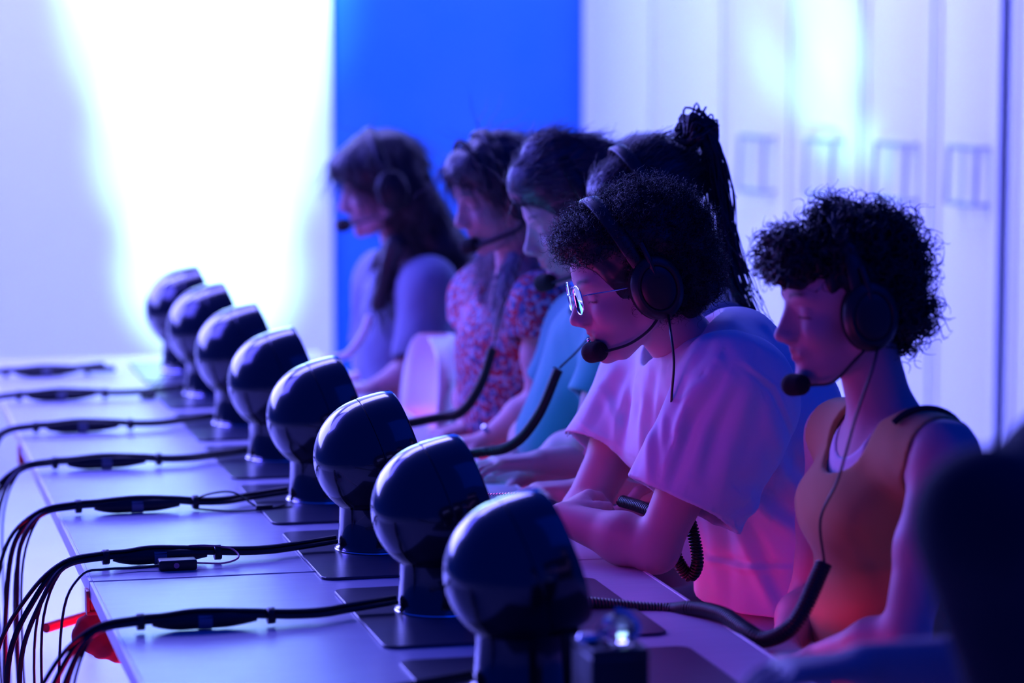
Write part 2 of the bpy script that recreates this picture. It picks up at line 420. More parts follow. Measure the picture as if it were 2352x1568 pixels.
# ------------------------------------------------------------ viewer pods (dark domes with a slanted screen) and their plates
DU = .478
DV = [-.150+.507*i for i in range(7)]+[3.36]
SCR = [(1, .08, .40), (.62, .03, .85), (.62, .01, .95), (.0, .38, 1), (.6, .06, .7), (.05, .4, 1), (.4, .1, 1), (.3, .2, 1)]
SSTR = [4, 26, 34, 16, 5.5, 4, 4, 3]
tilt = math.radians(18.5); ca, sa_ = math.cos(tilt), math.sin(tilt)
AX = np.array([ca, 0, sa_]); AP = np.array([-sa_, 0, ca]); AY = np.array([0, 1., 0])
CZ = .151
def axmat():
    M = np.eye(4); M[:3, 2] = AX; M[:3, 0] = AP; M[:3, 1] = np.cross(AX, AP); M[:3, 3] = (0, 0, CZ); return M
def make_pod():
    r = empty('viewer_pod')
    R = .0985; M = axmat()
    back = [(R*math.sin(t), -R*math.cos(t)) for t in np.linspace(.02, math.pi/2, 22)]
    MB().lathe(back+[(R, .004)], 72, M, cap=False).build('dome', M_black, r)
    front = [(R, .0055), (R+.0006, .008), (R-.0005, .03), (R-.002, .046), (R-.0045, .060), (R-.007, .0635), (R-.012, .0640), (R-.0125, .058)]
    MB().lathe(front, 72, M, cap=False).build('hood', M_black, r)
    MB().lathe([(.0003, .050), (.085, .050), (.0852, .0565)], 48, M, cap=False).build('screen_housing', M_blackm, r)
    MB().lathe([(R-.004, .003), (R-.0015, .004), (R-.0015, .0055), (R-.004, .007)], 72, M, cap=False).build('seam', M_blackm, r)
    neck = [(.060, .0), (.066, .001), (.067, .004), (.0645, .007), (.0625, .012), (.0605, .05), (.0605, .078), (.063, .082), (.064, .085), (.0625, .09), (.058, .1), (.05, .108)]
    Mn = np.eye(4); Mn[0, 3] = .004
    MB().lathe(neck, 64, Mn).build('pedestal', M_black, r)
    MB().lathe([(.0675, .0002), (.0685, .0015), (.0675, .003)], 64, Mn, cap=False).build('base_ring', M_silver, r)
    # front housing that joins hood and pedestal
    V = MB().box((.0, -.040, .004), (.080, .040, .078), .012); V.build('front_housing', M_blackm, r)
    return r
pod0 = make_pod()
pod_labels = ['nearest and largest black domed viewer pod', 'second nearest black viewer pod, in front of the crossed arms', 'third nearest black viewer pod with one red dot', 'fourth nearest black viewer pod, with a row of tiny red dots', 'fourth farthest black viewer pod, before the white chair', 'third farthest black viewer pod in the row', 'second farthest black viewer pod in the row', 'farthest black viewer pod, against the bright wall']
for i, v in enumerate(DV):
    p = pod0 if i == 0 else copy_tree(pod0)
    p.location = tw(DU, v, TZ+.0045); p.rotation_euler = (0, 0, TH)
    tag(p, pod_labels[i], 'viewer pod', 'black domed viewer pods along the table')
    ms = mat('screen_%d' % i, (.02, .02, .02), .2, emit=SCR[i], estr=SSTR[i])
    s_ = MB().lathe([(.0002, .0565), (.040, .0568), (.0845, .057)], 48, axmat(), cap=False).build('screen', ms, p)
    s_['label'] = 'glowing round screen'
    if i in (1, 2, 3):
        glints = MB()
        spots = {1: [(-.5, .06)], 2: [(-.45, .09)], 3: [(-.32, .0), (-.25, .0), (-.2, .0), (-.15, .0)]}[i]
        for (az, zz) in spots:
            th = math.radians(-90)+az*0.6; n = np.array([math.cos(th)*.95, math.sin(th), zz-.12]); n /= np.linalg.norm(n)
            c = np.array([0, 0, CZ])+n*.0973
            Ml = np.eye(4); zx = n; xx = np.cross([0, 0, 1], zx); xx /= np.linalg.norm(xx); Ml[:3, 0] = xx; Ml[:3, 1] = np.cross(zx, xx); Ml[:3, 2] = zx; Ml[:3, 3] = c
            glints.lathe([(.0017, 0), (.0014, .0008), (.0003, .001)], 10, Ml)
        glints.build('red_reflection', M_redglint, p)  # glowing dots imitate reflections of red lights on the dome
def plate_mesh():
    import bmesh
    bm = bmesh.new(); x0, x1, y0, y1, rr = -.125, .285, -.235, .185, .02
    pts = []
    for (cx, cy, a0) in ((x1-rr, y1-rr, 0), (x0+rr, y1-rr, 90), (x0+rr, y0+rr, 180), (x1-rr, y0+rr, 270)):
        for k in range(7):
            a = math.radians(a0+15*k); pts.append((cx+rr*math.cos(a), cy+rr*math.sin(a)))
    V = []
    for (z, ins) in ((0, .001), (.0008, 0), (.0034, 0), (.0042, .001)):
        for (x, y) in pts: V.append((x-ins*np.sign(x-.08), y-ins*np.sign(y), z))
    n = len(pts); F = [tuple(range(n))[::-1], tuple(3*n+i for i in range(n))]
    for l in range(3):
        for k in range(n): F.append((l*n+k, l*n+(k+1) % n, (l+1)*n+(k+1) % n, (l+1)*n+k))
    return V, F
pv, pf = plate_mesh(); plate0 = mesh_obj('base_plate', pv, pf, M_matpad, smooth=False)
plate_lab = ['thin slate plate under the nearest pod', 'thin slate plate under the second nearest pod', 'thin slate plate under the third nearest pod', 'thin slate plate under the fourth nearest pod', 'thin slate plate under the fourth farthest pod', 'thin slate plate under the third farthest pod', 'thin slate plate under the second farthest pod', 'thin slate plate under the farthest pod, before the bright wall']
for i, v in enumerate(DV):
    p = plate0 if i == 0 else plate0.copy()
    if i: link(p)
    p.location = tw(DU, v, TZ+.0003); p.rotation_euler = (0, 0, TH)
    tag(p, plate_lab[i], 'plate', 'slate plates under the pods')

# ------------------------------------------------------------ cable looms on the left half of the table, hanging over its edge
loom_lab = ['blurred cable loom in the near bottom edge of the frame', 'near cable loom whose hanging end reaches the bottom of the frame', 'cable loom with a small pink-wired adapter beside it', 'cable loom with a loose thin wire loop arching above it', 'cable loom curving over the edge, fourth from the far wall', 'cable loom third from the far wall', 'cable loom second from the far wall, with loose wire ends', 'farthest cable loom, before the bright wall']
def loom(i, v):
    """parts in the table's frame; local x across the table, y along, z up"""
    r = empty('cable_loom', tw(0, v, 0), TH); tag(r, loom_lab[i], 'cable loom', 'black cable looms from pods to floor')
    rd = random.Random(40+i); z = TZ+.011; dv = -.03+rd.uniform(-.01, .01); s = rd.uniform(-.02, .02)
    U0 = DU-.062
    if i == 7: U0 = DU-.20
    top = [(U0, .0, z+.010), (U0-.07, -.012, z+.004), (.30, dv, z+.003), (.25, dv, z+.003), (.20+s, dv-.005, z+.008), (.13+s, dv-.008, z+.012), (.07, dv-.01, z+.008), (.03, dv-.012, z+.006)]
    hang = [(-.03, dv-.02, z-.004), (-.075, dv-.035, z-.05), (-.10+s, dv-.05, z-.14), (-.105+s, dv-.06, z-.28), (-.09+s, dv-.05, z-.45), (-.07, dv-.02, .12), (-.06, dv+.03, .02), (-.03, dv+.15, .012)]
    if i == 0: hang = hang[:4]+[(-.1, dv, .3), (-.1, dv, .02), (-.05, dv+.1, .012)]
    offs = [(0, .0045, .003), (.001, -.0045, .001), (-.001, .000, .0075)]
    for k, (ox, oy, oz) in enumerate(offs):
        sp = [(0, 0), (.018, -.02), (-.02, .025)][k]
        pts = [(x+ox, y+oy, zz+oz-.003) for (x, y, zz) in top]
        for j, (x, y, zz) in enumerate(hang):
            q = min(1, j/3); pts.append((x+ox+sp[0]*q*(1+.3*math.sin(j)), y+oy+sp[1]*q, max(zz+oz-.003, .006)))
        MB().tube(pts, [.0048, .0042, .0036][k], 8, smooth=6).build('cable', M_rubber, r)
    # thin wires
    for k in range(2):
        a = rd.uniform(.01, .03); b = rd.uniform(-.03, .03)
        pts = [(.05, dv, z+.006), (-.02, dv-.02, z+.002), (-.05-a, dv-.05, z-.08), (-.055-a, dv-.06+b, z-.25), (-.06, dv-.04+b, z-.42), (-.07, dv-.02, .15), (-.06, dv+.02+.03*k, .006)]
        MB().tube(pts, .0022, 6, smooth=6).build('wire', M_rubber, r)
    # in-line connector body
    xs = .135+s*.6
    bod = MB().tube([(xs-.075, dv-.01, z+.002), (xs-.06, dv-.01, z+.001), (xs-.035, dv-.01, z+.001), (xs+.03, dv-.01, z+.002), (xs+.055, dv-.009, z+.002), (xs+.075, dv-.008, z+.002)], [.005, .0085, .0115, .0115, .0085, .005], 12, smooth=3)
    cb = bod.build('connector', M_blackm, r)
    MB().tube([(xs-.010, dv-.01, z+.001), (xs+.010, dv-.01, z+.001)], .0119, 16).build('connector_label', M_cuff, cb)
    # ties
    for x in (.037, .235+s, ):
        MB().tube([(x-.005, dv-.009, z+.004), (x+.005, dv-.008, z+.004)], .0122, 8).build('cable_tie', M_blackm, r)
    if i in (1, 2, 3):
        MB().tube([(-.09+s, dv-.05, z-.50), (-.085+s, dv-.05, z-.515)], .022, 8).build('cable_tie', M_blackm, r)
    if i == 3:
        MB().tube([(.235, dv, z+.004), (.27, dv-.01, z+.018), (.31, dv-.02, z+.020), (.35, dv-.045, z-.004), (.38, dv-.055, z-.006), (.41, dv-.04, z-.006)], .0019, 6, smooth=6).build('wire', M_rubber, r)
        MB().tube([(.24, dv-.02, z-.006), (.30, dv-.05, z-.008), (.36, dv-.05, z-.007), (.40, dv-.03, z-.004)], .0019, 6, smooth=6).build('wire', M_rubber, r)
        MB().box((.345, dv-.055, z-.009), (.375, dv-.040, z+.001), .002).build('splice', M_blackm, r)
    if i == 2:
        MB().box((.115, dv-.075, z-.010), (.175, dv-.045, z+.006), .003).build('adapter', M_blackm, r)
        MB().tube([(.142, dv-.0765, z-.002), (.142, dv-.074, z-.002)], .0045, 12).build('jack', M_pink, r)
        MB().tube([(.175, dv-.06, z-.002), (.22, dv-.06, z-.004), (.245, dv-.045, z+.002), (.235, dv-.02, z+.012), (.20, dv-.01, z+.016), (.17, dv-.006, z+.016)], .0016, 6, smooth=6).build('pink_wire', M_pink, r)
        MB().tube([(.115, dv-.06, z-.004), (.08, dv-.06, z-.006), (.03, dv-.07, z-.004), (-.01, dv-.08, z-.012), (-.04, dv-.09, z-.08), (-.05, dv-.09, z-.3), (-.05, dv-.06, .2), (-.05, dv, .006)], .0022, 6, smooth=6).build('wire', M_rubber, r)
    if i == 6:
        MB().tube([(.33, dv-.02, z), (.35, dv-.04, z+.03), (.38, dv-.03, z+.06), (.405, dv-.01, z+.07)], .0015, 6, smooth=6).build('wire', M_rubber, r)
        MB().box((.31, dv-.035, z-.009), (.345, dv-.012, z+.003), .002).build('splice', M_blackm, r)
for i, v in enumerate(DV): loom(i, v)

# table brace coloured as lit red, dark red bundle under the table's left edge, small adapter block
def thing_mesh(name, mb, m, label, cat, **k):
    o = mb.build(name, m); return tag(o, label, cat, **k)
tb = bpy.data.objects['table.001']
def loc_t(u, v, z): return (u, v-.71, z)
b_ = MB().tube([loc_t(-.035, 1.16, .585), loc_t(.30, 1.62, .565)], .0085, 10).build('brace', M_redlit, tb)  # red light on the trestle brace is put into its colour
vb = Vol(tw(.03, 1.0, .56)-.12, tw(.03, 1.0, .56)+.12, .004)
c_ = at(205, 1455, 4.75)
vb.ell(c_, (.030, .03, .028), None, .02); vb.ell(c_+(.035, .0, -.02), (.030, .03, .026), None, .02); vb.ell(c_+(.06, .01, -.032), (.02, .02, .018), None, .02)
vb.cap(c_+(.0, 0, .02), c_+(.06, .02, .16), .012, .009, .02)
vb.wobble(.004, [(160, 90, 140, 0), (-120, 150, 90, 1), (200, 60, -160, 2)])
tag(vb.build('cloth_bundle', mat('dark_red_cloth', (.35, .01, .03), .9), smooth=2), 'dark red crumpled cloth bundle hanging at the table edge near the cables', 'cloth')
# near black box with a crystal object, beside the nearest pod
bx = empty('black_box', at(1418, 1568, 3.45)*np.array([1, 1, 0])+UP*TZ, TH); tag(bx, 'black box standing beside the nearest pod', 'box')
MB().box((-.045, -.05, 0.0005), (.026, .05, .120), .003).build('box_body', M_blackm, bx)
MB().box((-.0455, -.0505, .108), (.0265, .0505, .1105), .0005).build('lid_seam', M_black, bx)
Mx = np.eye(4)
gl = empty('glass_stopper', bx.location.copy()); gl.location.z = TZ+.1202; gl.rotation_euler = (0, 0, TH); gl.location += Vector(TN*.005)
gl.scale = (1.4,)*3; gl.location -= Vector(TN*.004)
tag(gl, 'small sparkling glass and chrome knob on the black box', 'ornament')
MB().lathe([(.013, .0005), (.017, .004), (.0185, .010), (.016, .016), (.010, .021), (.004, .023), (.0005, .0235)], 9, Mx).build('glass_body', M_glass, gl, smooth=False)
MB().tube([(.010, -.012, .004), (.016, -.006, .012), (.010, 0, .022), (-.002, .004, .026)], .0028, 8, smooth=5).build('chrome_arm', M_silver, gl)
MB().lathe([(.0005, -.004), (.003, -.0035), (.0042, 0), (.003, .0035), (.0005, .004)], 14, np.array([[1, 0, 0, -.012], [0, 1, 0, -.010], [0, 0, 1, .0195], [0, 0, 0, 1.]])).build('chrome_ball', M_silver, gl)
MB().lathe([(.009, .0002), (.010, .004), (.008, .008)], 16, np.array([[1, 0, 0, -.027], [0, 1, 0, -.0], [0, 0, 1, 0], [0, 0, 0, 1.]])).build('small_cup', M_silver, gl)

# ------------------------------------------------------------ empty white shell chair and stools
def make_chair():
    r = empty('shell_chair')
    prof = [(-.21, .44), (-.19, .455), (-.12, .448), (-.02, .44), (.08, .442), (.15, .46), (.195, .51), (.215, .58), (.228, .68), (.238, .78), (.246, .86), (.25, .92)]
    pr = spline([(a, 0, b) for a, b in prof], None, 4); n = len(pr); m = 21; V = []; F = []
    for L in (0, 1):
        for j, p in enumerate(pr):
            t = j/(n-1); wd = .205 if t < .5 else .205-.02*((t-.5)/.5)**2.2
            if t > .82: wd *= math.sqrt(max(.05, 1-((t-.82)/.185)**2))
            if t < .06: wd *= .9+.1*t/.06
            for k in range(m):
                y = (k/(m-1)*2-1); cup = .05*abs(y)**2.5
                back = min(1, max(0, (t-.45)/.25))
                x = p[0]-cup*1.3*back; z = p[2]+cup*.5*(1-back)
                if L: x += .006*back+.0; z -= .006*(1-back)
                V.append((x, y*wd, z))
    for L in (0, 1):
        for j in range(n-1):
            for k in range(m-1):
                a = L*n*m+j*m+k; q = (a, a+1, a+m+1, a+m); F.append(q if not L else q[::-1])
    B = n*m
    for j in range(n-1):
        for k in (0, m-1):
            a = j*m+k; F.append((a, a+m, a+m+B, a+B) if k == 0 else (a, a+B, a+m+B, a+m))
    for k in range(m-1):
        for j in (0, n-1):
            a = j*m+k; F.append((a, a+B, a+1+B, a+1) if j == 0 else (a, a+1, a+1+B, a+B))
    mesh_obj('seat_shell', V, F, M_chair, r)
    for sx, sy in ((-1, -1), (-1, 1), (1, -1), (1, 1)):
        MB().tube([(sx*.10, sy*.11, .435), (sx*.20, sy*.20, 0.0)], [.013, .011], 10).build('leg', M_steel, r)
    MB().box((-.11, -.12, .424), (.11, .12, .437), .004).build('seat_plate', M_steel, r)
    return r
ch = make_chair(); ch.location = tw(.715, 2.50, 0); ch.rotation_euler = (0, 0, TH)
tag(ch, 'empty white shell chair between the far long-haired person and the floral blouse', 'chair')
def make_stool(u, v, label, seat=.44):
    r = empty('stool', tw(u, v, 0), TH); tag(r, label, 'stool', 'low stools the players sit on')
    MB().lathe([(.15, seat-.05), (.17, seat-.045), (.175, seat-.02), (.17, seat-.003), (.14, seat)], 36).build('seat', M_blackm, r)
    for k in range(4):
        a = math.pi/4+k*math.pi/2
        MB().tube([(.10*math.cos(a), .10*math.sin(a), seat-.045), (.19*math.cos(a), .19*math.sin(a), 0)], .011, 8).build('leg', M_steel, r)
    return r
# ------------------------------------------------------------ people
M_skin = mat('skin', (.50, .29, .32), .52, spec=.35, sss=.12, tint=True, bump=(350, .12, .0006))
M_hairA = mat('dark_hair', (.006, .006, .012), .42)
M_hairB = mat('brown_hair', (.022, .018, .026), .42)
M_hairC = mat('light_brown_hair', (.06, .05, .065), .4)
M_tee = mat('white_cotton', (.66, .64, .72), .85, sheen=.1, bump=(700, .15, .0006))
M_teal = mat('teal_cotton', (.02, .26, .30), .85, sheen=.2, bump=(500, .15, .0006))
M_pale = mat('pale_linen', (.15, .17, .30), .85, sheen=.1)
M_ochre = mat('ochre_knit', (.45, .25, .08), .9, sheen=.2, bump=(300, .3, .001))
M_floral = None
M_trw = mat('pale_trousers', (.62, .60, .64), .85)
M_trd = mat('dark_trousers', (.05, .05, .08), .85)
M_darkc = mat('black_cotton', (.012, .012, .02), .9)
M_shoe = mat('shoe_rubber', (.05, .05, .06), .6)
M_lens = mat('spectacle_glass', (1, 1, 1), .02, trans=1); M_lens.node_tree.nodes['Principled BSDF'].inputs['IOR'].default_value = 1.08
M_earing = M_silver

def floral():
    m = bpy.data.materials.new('floral_print'); m.use_nodes = True; nt = m.node_tree; b = nt.nodes['Principled BSDF']; b.inputs['Roughness'].default_value = .85
    tc = nt.nodes.new('ShaderNodeTexCoord'); v = nt.nodes.new('ShaderNodeTexVoronoi'); v.inputs['Scale'].default_value = 140
    nt.links.new(tc.outputs['Object'], v.inputs['Vector'])
    r = nt.nodes.new('ShaderNodeValToRGB'); r.color_ramp.interpolation = 'CONSTANT'
    e = r.color_ramp.elements; e[0].color = (.42, .36, .5, 1); e[1].position = .28; e[1].color = (.42, .02, .05, 1)
    x = e.new(.62); x.color = (.05, .10, .25, 1); x = e.new(.82); x.color = (.35, .32, .45, 1)
    nt.links.new(v.outputs['Color'], r.inputs[0]); nt.links.new(r.outputs[0], b.inputs['Base Color']); return m

class Frame:
    """local axes: x forward (face), y to the person's left, z up"""
    def __init__(s, o, pitch=0, yaw=0, roll=0, sc_=1.0):
        f0 = -TN; R = Matrix.Rotation(yaw, 3, 'Z'); f = np.array(R@Vector(f0)); l = np.cross(UP, f)
        Rp = Matrix.Rotation(pitch, 3, Vector(l)); f2 = np.array(Rp@Vector(f)); u2 = np.array(Rp@Vector(UP))
        Rr = Matrix.Rotation(roll, 3, Vector(f2)); l = np.array(Rr@Vector(l)); u2 = np.array(Rr@Vector(u2))
        s.o = np.array(o, float); s.R = np.stack([f2, l, u2], 1); s.s = sc_
    def p(s, x, y, z): return s.o+s.R@(np.array([x, y, z])*s.s)
    def d(s, x, y, z): return s.R@np.array([x, y, z], float)
    def inv(s, V): return ((V-s.o)@s.R)/s.s

def head(vol, F, kf=1.0, smile=0):
    s = F.s; R = F.R; P = F.p
    E = lambda c, r, k=.012, op='add', rot=None: vol.ell(P(*c), np.array(r)*s, R if rot is None else R@rot, k*s, op)
    def C(a, b, ra, rb=None, k=.01, op='add', sq=None): vol.cap(P(*a), P(*b), ra*s, None if rb is None else rb*s, k*s, sq, op)
    E((-.012, 0, .035), (.097, .074, .083))                       # cranium
    E((.020, 0, .030), (.066, .064, .070), .02)                    # forehead mass
    E((-.045, 0, -.005), (.055, .056, .055), .02)                  # nape
    E((.030, 0, -.035), (.052, .057, .062), .02)                   # mid face
    for y in (-1, 1):
        C((-.002, y*.055, -.058), (.050, y*.022, -.100), .013, .015, .018)     # jaw line
        C((-.004, y*.056, -.055), (-.006, y*.062, -.02), .013, .012, .02)
        E((.058, y*.036, -.030), (.022, .018, .018), .02)          # cheek
        E((.068, y*.028, .024), (.016, .024, .009), .014)          # brow
    E((.040, 0, -.080), (.036, .036, .026), .02)
    E((.072, 0, -.101), (.017, .019, .016), .016); E((.068, 0, -.085), (.014, .022, .018), .014)                  # chin
    E((.075, 0, -.060), (.012, .024, .018), .014)                  # tooth mound
    for y in (-1, 1):
        E((.094, y*.031, .000), (.016, .016, .010), .010, 'sub')   # eye socket
        E((.0655, y*.031, -.001), (.0135, .0135, .0125), .003)     # eyeball under the lid
        C((.0785, y*.022, -.006), (.074, y*.043, -.006), .0022, .0018, .003)   # lower edge of the lid
        C((.0795, y*.020, .004), (.073, y*.044, .004), .0022, .002, .005)
    C((.072, 0, .010), (.086, 0, -.032), .0115, .0150, .012)       # root of the nose
    C((.082, 0, .012), (.104, 0, -.029), .0068, .0085, .010)       # nose bridge
    E((.1050, 0, -.034), (.0100, .0100, .0088), .008)              # tip
    for y in (-1, 1):
        E((.096, y*.0125, -.038), (.0105, .0068, .0075), .006)
        E((.098, y*.0072, -.0465), (.0055, .0033, .0035), .003, 'sub')
    C((.080, 0, -.050), (.096, 0, -.043), .008, .005, .008)
    C((.084, -.020, -.0635), (.0890, 0, -.0585), .0030, .0044, .005); C((.084, .020, -.0635), (.0890, 0, -.0585), .0030, .0044, .005)
    C((.083, -.017, -.068), (.0865, 0, -.071), .0032, .0052, .005); C((.083, .017, -.068), (.0865, 0, -.071), .0032, .0052, .005)
    C((.088, -.018, -.0650), (.0935, 0, -.0645), .0013, .0013, .003, 'sub'); C((.088, .018, -.0650), (.0935, 0, -.0645), .0013, .0013, .003, 'sub')
    C((.096, -.012, -.084), (.096, .012, -.084), .0055, .0055, .010, 'sub');        # groove above the chin
    for y in (-1, 1):                                              # ears
        rot = np.array(Matrix.Rotation(y*math.radians(-18), 3, 'Z'))
        E((-.008, y*.074, -.008), (.017, .0055, .030), .006, 'add', rot)
        E((-.004, y*.079, -.004), (.010, .004, .018), .004, 'sub', rot)
def tint_face(o, F, lips=(.85, .45, .48)):
    me = o.data; n = len(me.vertices); V = np.empty(n*3, np.float32); me.vertices.foreach_get('co', V); L = F.inv(V.reshape(-1, 3))
    c = np.ones((n, 4), np.float32)
    lm = np.clip(1-np.maximum(np.abs(L[:, 2]+.0648)/.0090, np.abs(L[:, 1])/.021)**4, 0, 1)*(L[:, 0] > .080)
    for i in range(3): c[:, i] *= 1-lm*(1-lips[i])
    for y in (-1, 1):
        yy = L[:, 1]*y; zc = .0235+.006*np.sin((yy-.012)*62); w_ = .0036-.03*np.clip(yy-.03, 0, .1)
        b = np.exp(-((L[:, 2]-zc)/w_)**2)*np.clip((yy-.011)/.005, 0, 1)*np.clip((.052-yy)/.008, 0, 1)*(L[:, 0] > .045)
        la = np.exp(-((L[:, 2]+.0078+.02*np.abs(yy-.031))/.0016)**2)*np.clip((yy-.018)/.004, 0, 1)*np.clip((.047-yy)/.004, 0, 1)*(L[:, 0] > .062)
        m = np.clip(b*.75+la*.9, 0, .9)
        for i in range(3): c[:, i] *= 1-m
    a = me.attributes.new('tint', 'FLOAT_COLOR', 'POINT'); a.data.foreach_set('color', c.ravel())

def hand(vol, wrist, dirv, palmn, side, s=1.0, curl=.5, k=.006, spreadv=.12, thumb=1.0):
    """dirv: fingers' direction, palmn: out of the palm, side: +1/-1 which way the thumb lies along cross(dir,palm)"""
    d = np.array(dirv, float); d /= np.linalg.norm(d); n = np.array(palmn, float); n -= d*(n@d); n /= np.linalg.norm(n)
    t = np.cross(d, n)*side
    w = np.array(wrist, float)
    pc = lambda a, b, c: w+(d*a+t*b+n*c)*s
    for b in (-.026, -.009, .009, .026):
        vol.cap(pc(.005, b*.6, 0), pc(.082-.06*abs(b), b*1.05, 0), .0135*s, .0115*s, .012)
    vol.cap(pc(.012, .022, .006), pc(.045, .030, .008), .014*s, .012*s, .012)
    for j, (b, L, r) in enumerate(((.030, .068, .0083), (.010, .076, .0086), (-.011, .070, .0082), (-.030, .056, .0072))):
        a = pc(.084-.10*abs(b), b*1.05, 0); cu = curl*(1+.08*j); di = d+t*(b*spreadv*12*.3); seg = [L*.45, L*.30, L*.25]; ang = 0
        for q in range(3):
            ang += cu*(.75, 1.0, .75)[q]; dd = di*math.cos(ang)+n*math.sin(ang); e = a+dd*seg[q]*s
            vol.cap(a, e, r*s*(1-.07*q), r*s*(.95-.08*q), .003); a = e
    a = pc(.022, .030, .008); e = a+(d*.55+t*.75*thumb+n*.25)*.040*s; f = e+(d*.85+t*.30*thumb+n*.35)*.030*s
    vol.cap(a, e, .012*s, .0098*s, .008); vol.cap(e, f, .0095*s, .008*s, .003)

def strands(name, V, N, n, flow, length, curl, width, m, parent, seg=9, lift=.15, rnd=.35, region=None):
    """hair locks grown from a surface; flow(P)->direction"""
    idx = np.arange(len(V)) if region is None else np.nonzero(region(V))[0]
    idx = RNG.choice(idx, n); P = V[idx].astype(float); Nn = N[idx]; steps = length/seg
    ph = RNG.uniform(0, 6.28, n); fr = RNG.uniform(.7, 1.3, n); ln = RNG.uniform(.5, 1.1, n)[:, None]; jit = RNG.normal(0, rnd, (n, 3)); lf = RNG.uniform(-.1, 1, n)[:, None]*lift*2
    pts = [P.copy()]
    for s_ in range(seg):
        D = flow(P); D = D-Nn*(D*Nn).sum(1)[:, None]*.7+jit+Nn*lf; D /= np.linalg.norm(D, axis=1)[:, None]+1e-9
        P = P+D*steps*ln; pts.append(P.copy())
    pts = np.stack(pts, 1)                                       # n, seg+1, 3
    T = np.gradient(pts, axis=1); T /= np.linalg.norm(T, axis=2)[:, :, None]+1e-9
    A = np.cross(T, Nn[:, None, :]); A /= np.linalg.norm(A, axis=2)[:, :, None]+1e-9; B = np.cross(T, A)
    t = np.linspace(0, 1, seg+1)
    if curl:
        a = ph[:, None]+fr[:, None]*t[None]*length/curl[1]*6.28; rad = curl[0]*np.minimum(1, t*3)[None]
        pts = pts+(np.cos(a)*rad)[..., None]*A+(np.sin(a)*rad)[..., None]*B
    k = 3; ang = np.arange(k)*2*np.pi/k; wd = width*(1-.75*t)[None, :, None, None]
    Q = pts[:, :, None, :]+wd*(np.cos(ang)[None, None, :, None]*A[:, :, None]+np.sin(ang)[None, None, :, None]*B[:, :, None])
    i = np.arange(n)[:, None, None]*(seg+1)*k; j = np.arange(seg)[None, :, None]*k; q = np.arange(k)[None, None, :]
    F = np.stack([i+j+q, i+j+(q+1) % k, i+j+k+(q+1) % k, i+j+k+q], -1).reshape(-1, 4)
    return mesh_obj(name, Q.reshape(-1, 3), F, m, parent)
def vn(o):
    me = o.data; n = len(me.vertices); V = np.empty(n*3, np.float32); me.vertices.foreach_get('co', V)
    N = np.empty(n*3, np.float32); me.vertices.foreach_get('normal', N) if False else None
    N = np.empty(n*3, np.float32); me.vertex_normals.foreach_get('vector', N)
    return V.reshape(-1, 3), N.reshape(-1, 3)

def headset(owner_lab, F, group='black headsets with boom microphones', cup_side=1, band_x=-.01, cup=(-.012, -.012), mic=(.118, .0, -.082), hair=.012, boom_r=.0024, tail=None, root=None):
    """worn by the head but a thing of its own"""
    r = root or empty('headset'); tag(r, owner_lab, 'headset', group)
    s = F.s; P = F.p
    W = .080+hair; cx, cz = cup
    # band: arc over the crown
    pts = []
    for t in np.linspace(-1, 1, 25):
        a = t*math.radians(92); pts.append((cx+.010+(band_x-cx-.01)*math.cos(a)**.8 if math.cos(a) > 0 else cx+.01, math.sin(a)*(W+.004), cz+.03+math.cos(a)*(.098+hair-cz)))
    pts = [P(*q) for q in pts]
    p = np.array(pts); T, N, B = frames(p); fx = F.d(1, 0, 0); V = []; Fc = []
    ctr = P(cx, 0, cz+.02)
    for i in range(len(p)):
        o_ = p[i]-ctr; o_ -= fx*(o_@fx); o_ /= np.linalg.norm(o_)
        for (a, b) in ((-.014, 0), (-.012, .0045), (0, .006), (.012, .0045), (.014, 0), (.012, -.003), (-.012, -.003)): V.append(p[i]+fx*a*s+o_*b*s)
    k = 7
    for i in range(len(p)-1):
        for j in range(k): Fc.append((i*k+j, i*k+(j+1) % k, (i+1)*k+(j+1) % k, (i+1)*k+j))
    mesh_obj('headband', V, Fc, M_blackm, r)
    for y in (1, -1):
        M = np.eye(4); zz = F.d(0, y, 0); xx = F.d(1, 0, 0); yy = np.cross(zz, xx)
        M[:3, 0] = xx*s*1.0; M[:3, 1] = yy*s*1.25; M[:3, 2] = zz*s; M[:3, 3] = P(cx, y*(W-.016), cz)
        c = MB().lathe([(.030, .0), (.040, .002), (.0435, .010), (.041, .018), (.038, .020)], 36, M).build('ear_cushion', M_foam, r)
        MB().lathe([(.040, .018), (.0425, .022), (.041, .030), (.034, .0365), (.030, .0365), (.0285, .0345), (.0265, .0365), (.018, .0388), (.0003, .0395)], 36, M, cap=False).build('ear_cup', M_blackm, r)
        MB().tube([P(cx, y*(W+.018), cz+.02), P(cx+.002, y*(W+.015), cz+.05), P(cx+.005, y*(W+.006), cz+.075)], .005*s, 8, smooth=4).build('yoke', M_blackm, r)
    y = cup_side
    b = MB().tube([P(cx+.005, y*(W+.010), cz-.040), P(cx+.03, y*(W+.0), cz-.062), P(cx+.06, y*.072, mic[2]+.004), P(mic[0]-.02, y*.045, mic[2]-.001), P(mic[0], mic[1]+y*.02, mic[2])], boom_r*s, 8, smooth=8)
    b.build('microphone_boom', M_blackm, r)
    vb = Vol(P(mic[0], mic[1]+y*.012, mic[2])-.035, P(mic[0], mic[1]+y*.012, mic[2])+.035, .0022)
    vb.cap(P(mic[0]-.004, mic[1]+y*.016, mic[2]), P(mic[0]+.004, mic[1]+y*.004, mic[2]), .0165*s, .0175*s, k=.002)
    vb.build('microphone_foam', M_foam, r)
    if tail is not None:
        t0 = P(cx-.004, y*(W+.012), cz-.046)
        MB().tube([t0]+[np.array(q) for q in tail], .0021*s, 6, smooth=8).build('cord', M_blackm, r)
    return r

